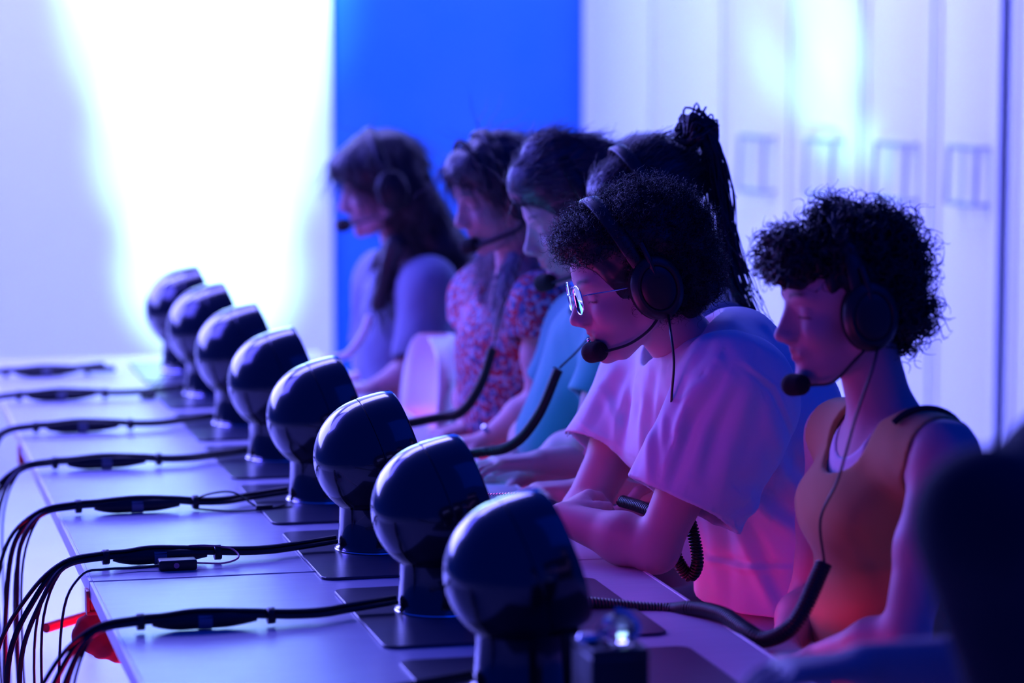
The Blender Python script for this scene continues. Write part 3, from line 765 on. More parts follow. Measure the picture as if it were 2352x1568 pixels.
def folds(o, lines):
    """cloth folds pressed into the side of a garment that faces the table: lines = (points, width, height)"""
    me = o.data; V, N = vn(o); V = V.astype(float); D = np.zeros(len(V)); fc = np.clip(-N[:, 1]*1.5+.25, 0, 1)
    for pts, wd, amp in lines:
        P = np.array([[p[0], p[2]] for p in pts]); Q = V[:, [0, 2]]; best = np.full(len(V), 9.0); sg = np.zeros(len(V)); L = len(P)-1
        for i in range(L):
            a, b = P[i], P[i+1]; ab = b-a; t = np.clip(((Q-a)@ab)/(ab@ab), 0, 1); d = Q-a-t[:, None]*ab; r = np.hypot(d[:, 0], d[:, 1])
            u = (i+t)/L; s_ = np.sign(ab[0]*d[:, 1]-ab[1]*d[:, 0]); m = r < best; best[m] = r[m]; sg[m] = (s_*r)[m]
            if i == 0: U = u.copy()
            else: U[m] = u[m]
        tp = np.sin(np.clip(U, .03, .97)*np.pi)**.5
        D += amp*tp*(np.exp(-(sg/wd)**2)-.7*np.exp(-((sg-1.8*wd)/wd)**2))
    V += N*(D*fc)[:, None]; me.vertices.foreach_set('co', V.astype(np.float32).ravel()); me.update()

def legs(r, pel, knee_dir, mt, ms, spread=.10, seat_z=.56, knee_u=.42, foot=None, h=.008):
    """trousers as one mesh, shoes apart"""
    l = np.cross(UP, knee_dir)
    lo = np.minimum(pel, pel+knee_dir*.6)-.35; hi = np.maximum(pel, pel+knee_dir*.6)+.35; lo[2] = -.02; hi[2] = pel[2]+.25
    vol = Vol(lo, hi, h); vol.ell(pel, (.12, .165, .11), np.stack([knee_dir, l, UP], 1), .03)
    for y in (-1, 1):
        hp = pel+l*y*.085+knee_dir*.02-UP*.02; kn = pel+l*y*(spread+.03)+knee_dir*knee_u-UP*.03; an = kn-UP*(kn[2]-.10)+knee_dir*(-.06)
        vol.cap(hp, kn, .088, .062, .04); vol.cap(kn, an, .062, .045, .03)
        f = MB().box(an+np.array([-.045, -.13, -.1])*0, an+.01)  # placeholder replaced below
        v2 = Vol(an+knee_dir*.05-.20, an+knee_dir*.05+.20, .008)
        v2.cap(np.r_[(an-knee_dir*.03)[:2], .048], np.r_[(an+knee_dir*.15)[:2], .034], .042, .034, .01, cut=(np.array([0, 0, .004]), -UP)); v2.cap(np.r_[an[:2], .06], np.r_[an[:2], .10], .042, .042, .02)
        v2.plane((0, 0, .004), (0, 0, -1)); v2.build('shoe', ms, r)
    vol.build('trousers', mt, r)

def torso_prims(vol, J, grow=0.0, k=.05, belly=1.0, low=True):
    """J: dict of world points: pel, waist, chest, neck, sl, sr"""
    lat = J['sl']-J['sr']; lat = lat/np.linalg.norm(lat); sq = (lat, 1.35)
    g = grow; w_ = J.get('w', 1.0)
    if low: vol.cap(J['pel'], J['waist'], (.115+g)*w_, (.098+g)*w_*belly, k, sq)
    vol.cap(J['waist'], J['chest'], (.098+g)*w_*belly, (.112+g)*w_, k, sq)
    vol.cap(J['chest'], J['chest']*.45+J['neck']*.55, (.108+g)*w_, (.072+g)*w_, k, (lat, 1.5))
    for sname in ('sl', 'sr'):
        vol.cap(J['neck']-UP*.02, J[sname]+UP*.005, (.045+g)*w_, (.050+g)*w_, k)
        vol.cap(J['chest']*.6+J['neck']*.4, J[sname], (.07+g)*w_, (.052+g)*w_, k)

def person(label, F, J, group=None, h=.004, hands=(), arms=True, neck_r=.056, body_name='person', low=True, lips=(.85, .45, .48), lo=None, hi=None):
    r = empty('person', (0, 0, 0)); tag(r, label, 'person', group)
    pts = [F.p(0, 0, .15), F.p(.15, 0, 0), F.p(-.13, 0, 0)]+[J[k_] for k_ in J if k_ != 'w' and not np.isscalar(J[k_])]
    lo_ = np.min(pts, 0)-.14; hi_ = np.max(pts, 0)+.14
    vol = Vol(lo_, hi_, h)
    torso_prims(vol, J, -.012, .05, low=low)
    w_ = J.get('w', 1.0)
    for s_ in 'lr':
        if 'e'+s_ in J:
            vol.cap(J['s'+s_], J['s'+s_]*.5+J['e'+s_]*.5, .048*w_, .045*w_, .03); vol.cap(J['s'+s_]*.5+J['e'+s_]*.5, J['e'+s_], .045*w_, .036*w_, .02)
            vol.cap(J['e'+s_], J['e'+s_]*.65+J['w'+s_]*.35, .036*w_, .041*w_, .02); vol.cap(J['e'+s_]*.65+J['w'+s_]*.35, J['w'+s_], .041*w_, .0255*w_, .02, )
    nb = J['neck']
    vol.cap(nb-UP*.03, F.p(-.022, 0, -.045), neck_r*w_*1.06, neck_r*w_*.95, .03)
    head(vol, F)
    for hd in hands: hand(vol, **hd)
    o = vol.build('body', M_skin, r); tint_face(o, F, lips)
    return r
def J_from(neck, chest, waist, pel, half=.185, tl=None, w=1.0, lat=None):
    lat = -TT if lat is None else lat      # person's left is towards the camera (they face -TN)
    J = dict(neck=np.array(neck), chest=np.array(chest), waist=np.array(waist), pel=np.array(pel)); J['w'] = w
    J['sl'] = J['neck']-UP*.055+lat*half; J['sr'] = J['neck']-UP*.055-lat*half
    return J
def shirt(r, name, J, m, F, grow=.012, sleeves=None, hem=None, fold=.004, h=.004, t=.005, neck_cut=None, waves=None, extra=None, low=True, belly=1.0):
    pts = [J[k_] for k_ in (J if extra else ('neck', 'chest', 'waist', 'pel', 'sl', 'sr')) if k_ != 'w']+[s_[1] for s_ in (sleeves or [])]
    lo_ = np.min(pts, 0)-.22; hi_ = np.max(pts, 0)+.20; vol = Vol(lo_, hi_, h)
    torso_prims(vol, J, grow, .05, low=low, belly=belly)
    if extra: extra(vol)
    for (a, b, ra, rb, *sq) in (sleeves or []):
        d = (b-a)/np.linalg.norm(b-a); vol.cap(a, b+d*.10, ra, rb, .045, sq[0] if sq else None, cut=(b, d))
    if fold: vol.wobble(fold, waves or [(30, 24, 12, 0), (14, -28, 22, 1.4), (-26, 9, 30, 2.2), (44, 30, -8, .7)])
    # openings
    if neck_cut: vol.ell(neck_cut[0], neck_cut[1], neck_cut[2], .006, 'sub')
    vol.shell(t)
    if neck_cut: vol.ell(neck_cut[0], np.array(neck_cut[1])*.97, neck_cut[2], .002, 'sub')
    for (a, b, ra, rb, *sq) in (sleeves or []):
        d = (b-a)/np.linalg.norm(b-a)
        vol.cap(b-d*.03, b+d*.10, rb-t*1.1, rb-t*1.1, .002, sq[0] if sq else None, op='sub', cut=(b-d*(t+.004), -d))
    if hem is not None: vol.plane((0, 0, hem), (0, 0, -1))
    return vol.build(name, m, r, keep=1, smooth=2)

PEOPLE = {}
# ---------- the curly-haired person in the white T-shirt (in focus)
def curly_person():
    F = Frame(at(1449, 645, 4.68), pitch=math.radians(17), yaw=math.radians(-2))
    J = J_from(at(1625, 815, 4.76), at(1725, 985, 4.80), at(1785, 1240, 4.82), tw(1.12, .76, .56))
    J['sl'] = at(1672, 885, 4.56); J['sr'] = at(1500, 865, 4.95)
    J['el'] = at(1506, 1262, 4.53); J['wl'] = at(1290, 1188, 4.64); J['w'] = .96
    J['er'] = at(1335, 1182, 4.84); J['wr'] = at(1405, 1212, 4.78)
    hl = dict(wrist=J['wl'], dirv=at(1352, 1118, 4.80)-J['wl'], palmn=np.array([.55, .25, -.8]), side=-1, curl=.55, thumb=.6)
    hr = dict(wrist=J['wr'], dirv=TN*.6-UP*.05+TT*.45, palmn=-TT*.6+TN*.3, side=-1, curl=1.3)
    r = person('person with big dark curls and round glasses, arms crossed in white T-shirt', F, J, h=.003, hands=(hl, hr), lips=(.8, .35, .42))
    sq = (TT, .72)
    sl = [(at(1690, 930, 4.56), at(1572, 1160, 4.52), .104, .100, sq), (J['sr'], at(1394, 1052, 4.89), .078, .092)]
    def extra(v):
        v.cap(J['chest'], J['waist']-UP*.05, .128, .118, .05, (TT, 1.15))
        v.cap(at(1575, 860, 4.76), at(1520, 1030, 4.77), .075, .060, .05, (TT, 1.5))
        v.cap(at(1690, 800, 4.77), at(1790, 920, 4.80), .07, .08, .04, (TT, 1.5))
    s_ = shirt(r, 'shirt', J, M_tee, F, grow=.018, sleeves=sl, hem=.655, fold=.005, h=.0032, t=.0095, neck_cut=(at(1560, 765, 4.77), (.080, .075, .062), Frame(at(1590, 770, 4.74), pitch=math.radians(35)).R), extra=extra, belly=1.05)
    q = lambda *p: [at(x, y, 4.52) for x, y in p]
    folds(s_, [(q((1645, 825), (1570, 950), (1505, 1105)), .010, .009), (q((1670, 860), (1620, 960), (1580, 1080)), .012, .005), (q((1720, 850), (1690, 960), (1640, 1130)), .016, .004),
               (q((1445, 890), (1385, 975), (1340, 1045)), .010, .005), (q((1470, 930), (1440, 1010), (1425, 1090)), .009, .007), (q((1400, 960), (1415, 1000), (1430, 1050)), .009, .004),
               (q((1505, 835), (1492, 960), (1485, 1110)), .008, .007), (q((1532, 860), (1520, 960), (1512, 1050)), .008, .006), (q((1560, 850), (1545, 900), (1540, 980)), .007, .005),
               (q((1600, 870), (1570, 920), (1545, 1000)), .008, .006), (q((1640, 740), (1600, 800), (1560, 850)), .007, .004),
               (q((1700, 835), (1770, 890), (1825, 1010)), .0042, -.003), (q((1462, 1098), (1570, 1140), (1690, 1198)), .0035, -.002), (q((1325, 1040), (1380, 1068), (1430, 1088)), .0035, -.002),
               (q((1715, 1140), (1780, 1210), (1850, 1260)), .014, .010), (q((1700, 1225), (1745, 1330), (1790, 1430)), .012, .009), (q((1640, 1200), (1660, 1300), (1665, 1420)), .011, .008), (q((1800, 1080), (1845, 1150), (1880, 1190)), .013, .008),
               (q((1600, 1338), (1720, 1345), (1850, 1338)), .006, .006), (q((1600, 790), (1700, 770), (1800, 830)), .010, .004), (q((1760, 930), (1800, 1060), (1790, 1180)), .015, .006), (q((1690, 1190), (1740, 1165), (1775, 1120)), .008, .006)])
    legs(r, J['pel'], -TN, M_trw, M_shoe)
    # hair
    P = F.p; vol = Vol(P(0, 0, .06)-.24, P(0, 0, .06)+.24, .004)
    vol.ell(P(-.018, 0, .045), (.108, .094, .090), F.R, .02); vol.ell(P(.052, 0, .090), (.048, .062, .036), F.R, .025)
    vol.ell(P(-.045, 0, .060), (.095, .098, .082), F.R, .03); vol.ell(P(-.082, 0, .0), (.062, .080, .090), F.R, .03)
    vol.ell(P(-.035, .052, .0), (.052, .040, .060), F.R, .02); vol.ell(P(-.035, -.052, .0), (.052, .040, .060), F.R, .02)
    vol.wobble(.006, [(90, 70, 60, 0), (-70, 110, 50, 1), (60, -80, 120, 2), (130, 40, -90, 3)])
    vol.ell(P(.108, 0, -.012), (.078, .11, .075), F.R, .008, 'sub')
    hb = vol.build('hair', M_hairA, r, smooth=1); V, N = vn(hb)
    c = P(-.02, 0, .03)
    def flow(Q): return (Q-c)*3+F.d(-.3, 0, .3)
    strands('curls', V, N, 7500, flow, .030, (.004, .016), .0007, M_hairA, hb, seg=14, lift=.10, rnd=.35, region=lambda Q: (F.inv(Q)[:, 2] > -.07) & ((F.inv(Q)[:, 2] > .055) | (F.inv(Q)[:, 0] < .02)))
    # glasses: a thing of their own
    g = empty('eyeglasses'); tag(g, 'round thin-rimmed glasses worn by the curly-haired person', 'glasses')
    for y in (-1, 1):
        M = np.eye(4); zz = F.d(1, y*.10, .12); zz /= np.linalg.norm(zz); yy = F.d(0, 1, 0); yy -= zz*(yy@zz); yy /= np.linalg.norm(yy); xx = np.cross(yy, zz)
        M[:3, 0] = xx; M[:3, 1] = yy; M[:3, 2] = zz; M[:3, 3] = P(.098, y*.033, .002)
        ring = [tuple((M@np.array([.0235*math.cos(a), .0225*math.sin(a), 0, 1]))[:3]) for a in np.linspace(0, 2*math.pi, 40, endpoint=False)]
        MB().tube(ring, .0011, 6, closed=True).build('rim', M_silver, g)
        MB().lathe([(.0002, .0012), (.012, .0009), (.0228, .0002), (.0228, -.0006), (.012, .0002), (.0002, .0004)], 32, M, cap=False).build('lens', M_lens, g)
        MB().tube([P(.093, y*.056, .010), P(.08, y*.066, .010), P(.03, y*.079, .004), P(-.01, y*.081, .002), P(-.02, y*.080, -.012)], .0011, 6, smooth=4).build('temple', M_silver, g)
    MB().tube([P(.102, -.011, .008), P(.106, 0, .011), P(.102, .011, .008)], .0011, 6, smooth=4).build('bridge', M_silver, g)
    headset('black headset on the curly-haired person with glasses', F, cup=(-.016, -.006), band_x=.028, hair=.018, mic=(.094, .012, -.088), tail=[at(1540, 760, 4.52), at(1548, 830, 4.50), at(1543, 905, 4.505), at(1541, 960, 4.53)])
    o = MB().lathe([(.0004, -.0032), (.0026, -.002), (.0033, 0), (.0026, .002), (.0004, .0032)], 12, np.block([[np.eye(3), P(.0965, .012, -.068)[:, None]], [np.zeros((1, 3)), np.ones((1, 1))]])).build('lip_ring', M_silver, r)
    o['label'] = 'shiny ring at the lower lip'
    return r, F, J
curly_person()

def hair_mass(r, F, mt, prims, subs=(), nst=1500, length=.05, curl=None, width=.0009, flow=None, wob=.003, region=None, seg=9, lift=.1, rnd=.15, h=.005, name='hair', box=.24, down=0):
    P = F.p; lo = P(0, 0, .04)-box; hi = P(0, 0, .04)+box; lo[2] -= down
    vol = Vol(lo, hi, h)
    for p in prims:
        if p[0] == 'e': vol.ell(P(*p[1]), np.array(p[2])*F.s, F.R, .02)
        elif p[0] == 'c': vol.cap(P(*p[1]), P(*p[2]), p[3], p[4], .025, (F.d(0, 1, 0), p[5]) if len(p) > 5 else None)
        else: vol.cap(p[1], p[2], p[3], p[4], .025, p[5] if len(p) > 5 else None)
    if wob: vol.wobble(wob, [(90, 70, 20, 0), (-70, 110, 15, 1), (60, -80, 30, 2)])
    for p in subs: vol.ell(P(*p[0]), np.array(p[1])*F.s, F.R, .008, 'sub')
    o = vol.build(name, mt, r, smooth=1, keep=3); V, N = vn(o)
    if nst: strands('strands', V, N, nst, flow or (lambda Q: np.tile(-UP, (len(Q), 1))), length, curl, width, mt, o, seg=seg, lift=lift, rnd=rnd, region=region)
    return o
FACE_SUB = [((.105, 0, -.025), (.072, .10, .085))]
def radial(F, c=(-.02, 0, .03), add=(0, 0, 0)):
    cc = F.p(*c); ad = F.d(*add); return lambda Q: (Q-cc)*5+ad

# ---------- nearest clear person: short dark curls, ochre tank top
def tank_person():
    F = Frame(at(1938, 694, 4.15), pitch=math.radians(8), sc_=.95)
    J = J_from(at(2040, 955, 4.17), at(2040, 1150, 4.19), at(2015, 1400, 4.22), tw(1.16, .17, .56), w=.88)
    J['sl'] = at(2168, 1050, 4.00); J['sr'] = at(1925, 1000, 4.36)
    J['el'] = at(2078, 1465, 3.93); J['wl'] = at(1880, 1512, 4.03); J['er'] = at(1862, 1380, 4.36); J['wr'] = at(1800, 1490, 4.18)
    hl = dict(wrist=J['wl'], dirv=at(1800, 1520, 4.12)-J['wl'], palmn=-UP, side=1, curl=.4, s=.92)
    hr = dict(wrist=J['wr'], dirv=at(1790, 1530, 4.02)-J['wr'], palmn=-UP, side=-1, curl=.4, s=.92)
    r = person('person with short dark curls and closed eyes in an ochre tank top', F, J, h=.0035, hands=(hl, hr), neck_r=.052, lips=(.8, .35, .4))
    # tank top
    pts = [J[k_] for k_ in ('neck', 'chest', 'waist', 'pel', 'sl', 'sr')]; vol = Vol(np.min(pts, 0)-.2, np.max(pts, 0)+.16, .0038)
    torso_prims(vol, J, -.001, .05)
    vol.ell(J['chest']-TN*.055-UP*.01, (.075, .13, .07), np.stack([TN, TT, UP], 1), .03)
    vol.wobble(.003, [(30, 24, 12, 0), (14, -28, 32, 1.4), (-26, 9, 30, 2.2)])
    vol.shell(.010)
    for s_ in 'lr':
        o_ = J['s'+s_]; lat = (J['s'+s_]-J['neck']); lat[2] = 0; lat /= np.linalg.norm(lat)
        vol.cap(o_+lat*.01-UP*.04, o_+lat*.08+UP*.03, .062, .09, .004, op='sub')
    vol.ell(J['neck']-TN*.055+UP*.01, (.075, .066, .10), np.stack([TN, TT, UP], 1), .006, 'sub')
    vol.ell(J['neck']+UP*.035, (.085, .085, .06), np.stack([TN, TT, UP], 1), .006, 'sub')
    vol.plane((0, 0, .60), (0, 0, -1)); vol.build('tank_top', M_ochre, r, keep=1, smooth=2)
    v2 = Vol(J['neck']-.25, J['neck']+.15, .004); torso_prims(v2, J, -.0075, .05); v2.shell(.008)
    v2.ell(J['neck']-TN*.05+UP*.03, (.07, .06, .09), np.stack([TN, TT, UP], 1), .006, 'sub'); v2.ell(J['neck']+UP*.03, (.085, .085, .06), np.stack([TN, TT, UP], 1), .006, 'sub')
    v2.plane(J['neck']-TN*.02, tuple(TN)); v2.plane(J['neck']-UP*.22, (0, 0, -1))
    v2.plane(J['neck']+TT*.055, tuple(TT)); v2.plane(J['neck']-TT*.055, tuple(-TT)); v2.build('undershirt', M_tee, r)
    # dark bag strap over the near shoulder
    sp = []
    for t in np.linspace(0, 1, 9):
        a = -.9+t*2.3; sp.append(J['sl']*.62+J['neck']*.38-TT*.01+TN*math.sin(a)*.060+UP*(math.cos(a)*.050-.002))
    MB().tube(sp, .005, 8, smooth=4).build('strap', M_darkc, r)
    legs(r, J['pel'], -TN, M_trd, M_shoe)
    P = [('e', (-.012, 0, .040), (.100, .080, .082)), ('e', (.066, 0, .080), (.042, .058, .034)), ('e', (-.025, .01, .092), (.066, .066, .036)), ('e', (-.07, 0, .045), (.052, .070, .066)),
         ('e', (-.080, 0, -.02), (.042, .060, .060)), ('e', (.0, .0, .128), (.022, .028, .016)), ('e', (-.04, .05, .02), (.045, .032, .05)), ('e', (-.04, -.05, .02), (.045, .032, .05)), ('e', (.095, .02, .055), (.020, .028, .018))]
    hair_mass(r, F, M_hairA, P, [((.108, 0, -.037), (.076, .12, .080))], nst=1700, length=.042, curl=(.009, .032), width=.0021, flow=radial(F, add=(.1, 0, .2)), wob=.008, seg=15, rnd=.25, h=.004,
              region=lambda Q: (F.inv(Q)[:, 2] > .045) | (F.inv(Q)[:, 0] < -.03))
    headset('black headset on the short-curled person in the ochre tank top', F, cup=(-.004, -.012), band_x=.01, hair=.014, mic=(.098, .012, -.108), tail=[at(2003, 850, 3.98), at(1965, 960, 3.96), at(1925, 1100, 3.98), at(1885, 1190, 4.02), at(1893, 1290, 4.03)])
tank_person()

# ---------- teal shirt
def teal_person():
    F = Frame(at(1318, 492, 5.48), pitch=math.radians(20), yaw=0)
    J = J_from(at(1420, 700, 5.55), at(1440, 850, 5.58), at(1400, 1060, 5.62), tw(1.18, 1.60, .56))
    J['sl'] = at(1445, 790, 5.36); J['sr'] = at(1345, 760, 5.76)
    J['el'] = at(1350, 1020, 5.33); J['wl'] = at(1215, 1085, 5.42); J['er'] = at(1240, 980, 5.78); J['wr'] = at(1180, 1060, 5.6)
    hl = dict(wrist=J['wl'], dirv=-TN*.9+TT*.2-UP*.12, palmn=-UP, side=1, curl=.3); hr = dict(wrist=J['wr'], dirv=-TN*.9-TT*.2-UP*.2, palmn=-UP, side=-1, curl=.3)
    r = person('person with swept-back hair looking down in a teal shirt', F, J, h=.004, hands=(hl, hr))
    shirt(r, 'shirt', J, M_teal, F, grow=.014, sleeves=[(J['sl'], J['sl']*.42+J['el']*.58, .070, .075), (J['sr'], J['sr']*.42+J['er']*.58, .070, .072)], hem=.62, fold=.006, h=.0045, t=.012,
          neck_cut=(at(1385, 680, 5.52), (.07, .07, .05), Frame((0, 0, 0), pitch=math.radians(25)).R), extra=lambda v: v.cap(at(1350, 800, 5.55), at(1290, 1000, 5.57), .07, .09, .05, (TT, 1.5)))
    legs(r, J['pel'], -TN, M_trw, M_shoe)
    P = [('e', (-.012, 0, .050), (.108, .082, .096)), ('e', (.045, 0, .085), (.060, .060, .050)), ('e', (.01, 0, .135), (.045, .045, .034)), ('e', (-.07, 0, .0), (.042, .058, .06))]
    hair_mass(r, F, M_hairC, P, [((.105, 0, -.020), (.072, .12, .078)), ((.0, 0, -.12), (.11, .12, .075))], nst=1800, length=.06, curl=(.002, .05), width=.0009, flow=lambda Q: np.tile(F.d(-1, 0, -.1), (len(Q), 1)), rnd=.2, region=lambda Q: F.inv(Q)[:, 2] > .0)
    headset('black headset on the person in the teal shirt', F, cup=(-.025, -.012), band_x=.0, hair=.008, mic=(.098, .0, -.100), tail=[at(1400, 700, 5.28), at(1340, 790, 5.22), at(1285, 845, 5.20)])
teal_person()

# ---------- floral blouse, long hair
def floral_person():
    F = Frame(at(1143, 442, 5.98), pitch=math.radians(19), yaw=math.radians(7), sc_=.95)
    J = J_from(at(1195, 640, 6.05), at(1190, 800, 6.08), at(1185, 990, 6.12), tw(1.12, 2.06, .56), w=.9)
    J['sl'] = at(1245, 715, 5.86); J['sr'] = at(1110, 690, 6.24)
    J['el'] = at(1245, 925, 5.84); J['wl'] = at(1120, 1010, 5.88); J['er'] = at(1085, 880, 6.25); J['wr'] = at(1075, 985, 6.06)
    hl = dict(wrist=J['wl'], dirv=-TN*.9+TT*.25-UP*.12, palmn=-UP, side=1, curl=.5, s=.9); hr = dict(wrist=J['wr'], dirv=-TN*.9-TT*.3-UP*.1, palmn=-UP, side=-1, curl=.5, s=.9)
    r = person('long-haired person looking down in a red and blue floral blouse', F, J, h=.004, hands=(hl, hr), neck_r=.05, lips=(.8, .35, .4))
    shirt(r, 'blouse', J, floral(), F, grow=.012, sleeves=[(J['sl'], J['sl']*.74+J['el']*.26, .066, .075), (J['sr'], J['sr']*.74+J['er']*.26, .066, .075)], hem=.62, fold=.004, h=.0045, t=.012,
          neck_cut=(at(1160, 640, 6.03), (.075, .07, .06), Frame((0, 0, 0), pitch=math.radians(25)).R), extra=lambda v: v.cap(at(1135, 780, 6.06), at(1140, 960, 6.08), .062, .07, .05, (TT, 1.6)), low=True)
    legs(r, J['pel'], -TN, M_trd, M_shoe)
    P = [('e', (-.012, 0, .040), (.107, .084, .092)), ('e', (.045, 0, .070), (.055, .064, .045)), ('c', (-.05, 0, .0), (-.085, 0, -.10), .062, .045, 1.25)]
    lit_h = mat('lit_hair', (.30, .27, .36), .4)  # lilac light on the front locks, put in as a paler hair colour
    for pr_ in (('w', at(1175, 590, 5.92), at(1150, 680, 5.87), .014, .012), ('w', at(1122, 585, 6.10), at(1095, 700, 6.12), .016, .010)):
        hair_mass(r, F, lit_h, [pr_], nst=450, length=.10, curl=(.004, .06), width=.001, rnd=.15, box=.27, down=.14, name='hair_lock')
    hair_mass(r, F, M_hairC, P, [((.105, 0, -.028), (.072, .12, .086))], nst=2200, length=.09, curl=(.003, .06), width=.0010, flow=lambda Q: np.tile(-UP+F.d(-.5, 0, 0), (len(Q), 1)), rnd=.2, box=.27, down=.12)
    b = MB().tube([F.p(.045+.0*t, math.sin(t)*.090, .02+math.cos(t)*.112) for t in np.linspace(-1.5, 1.5, 21)], .006, 8).build('hair_band', M_darkc, r)
    headset('black headset on the person in the floral blouse', F, cup=(-.020, -.012), band_x=-.005, hair=.010, mic=(.100, .0, -.085), boom_r=.004, tail=[at(1190, 620, 5.78), at(1150, 720, 5.72), at(1133, 800, 5.72)])
    wa = empty('wristwatch', J['wl']); tag(wa, 'shiny wristwatch at the hands of the floral-blouse person', 'watch')
    M = np.eye(4); M[:3, 0] = UP; M[:3, 1] = TT; M[:3, 2] = -TN
    MB().lathe([(.0255, -.008), (.0275, -.006), (.0275, .006), (.0255, .008)], 28, M, cap=False).build('watch_strap', M_silver, wa)
    M2 = np.eye(4); M2[:3, 2] = UP*.85-TT*.5; M2[:3, 2] /= np.linalg.norm(M2[:3, 2]); M2[:3, 0] = TN; M2[:3, 1] = np.cross(M2[:3, 2], TN); M2[:3, 3] = M2[:3, 2]*.027
    MB().lathe([(.015, 0), (.0155, .002), (.0155, .005), (.013, .0065), (.0003, .0068)], 24, M2).build('watch_face', M_silver, wa)
floral_person()

# ---------- farthest: straight long hair with a fringe
def far_person():
    F = Frame(at(872, 425, 6.88), pitch=math.radians(13), yaw=math.radians(-3), sc_=.95)
    J = J_from(at(935, 620, 6.95), at(950, 760, 6.98), at(950, 930, 7.0), tw(1.0, 2.98, .56), w=.88)
    J['sl'] = at(985, 665, 6.78); J['sr'] = at(880, 650, 7.13)
    J['el'] = at(960, 850, 6.72); J['wl'] = at(860, 892, 6.72); J['er'] = at(855, 810, 7.15); J['wr'] = at(830, 870, 6.95)
    hl = dict(wrist=J['wl'], dirv=-TN*.9+TT*.15-UP*.1, palmn=-UP, side=1, curl=.4, s=.9); hr = dict(wrist=J['wr'], dirv=-TN*.9-UP*.1, palmn=-UP, side=-1, curl=.4, s=.9)
    r = person('farthest person, long straight dark hair with a fringe, in a pale loose shirt', F, J, h=.0045, hands=(hl, hr), neck_r=.05)
    shirt(r, 'shirt', J, M_pale, F, grow=.016, sleeves=[(J['sl'], J['sl']*.1+J['el']*.9, .066, .068), (J['sr'], J['sr']*.1+J['er']*.9, .066, .066)], hem=.62, fold=.007, h=.005, t=.013,
          neck_cut=(at(905, 610, 6.92), (.075, .07, .06), Frame((0, 0, 0), pitch=math.radians(25)).R), extra=lambda v: v.cap(at(905, 740, 6.96), at(890, 900, 6.98), .07, .085, .05, (TT, 1.5)))
    legs(r, J['pel'], -TN, M_trd, M_shoe)
    P = [('e', (-.012, 0, .045), (.112, .088, .095)), ('e', (.060, 0, .060), (.052, .066, .045)), ('c', (-.045, 0, -.02), (-.115, 0, -.20), .075, .060, 1.2), ('c', (-.115, 0, -.20), (-.17, 0, -.32), .060, .035, 1.5),
         ('w', at(905, 560, 6.80), at(868, 700, 6.80), .026, .018), ('w', at(880, 590, 7.02), at(838, 690, 7.05), .022, .010)]
    hair_mass(r, F, M_hairB, P, [((.115, 0, -.035), (.066, .12, .073))], nst=2400, length=.11, curl=(.002, .08), width=.0010, flow=lambda Q: np.tile(-UP+F.d(-.25, 0, 0), (len(Q), 1)), rnd=.12, box=.28, down=.20)
    headset('headset on the farthest long-haired person', F, cup=(-.015, -.012), band_x=-.005, hair=.014, mic=(.112, .0, -.075), boom_r=.003)
far_person()

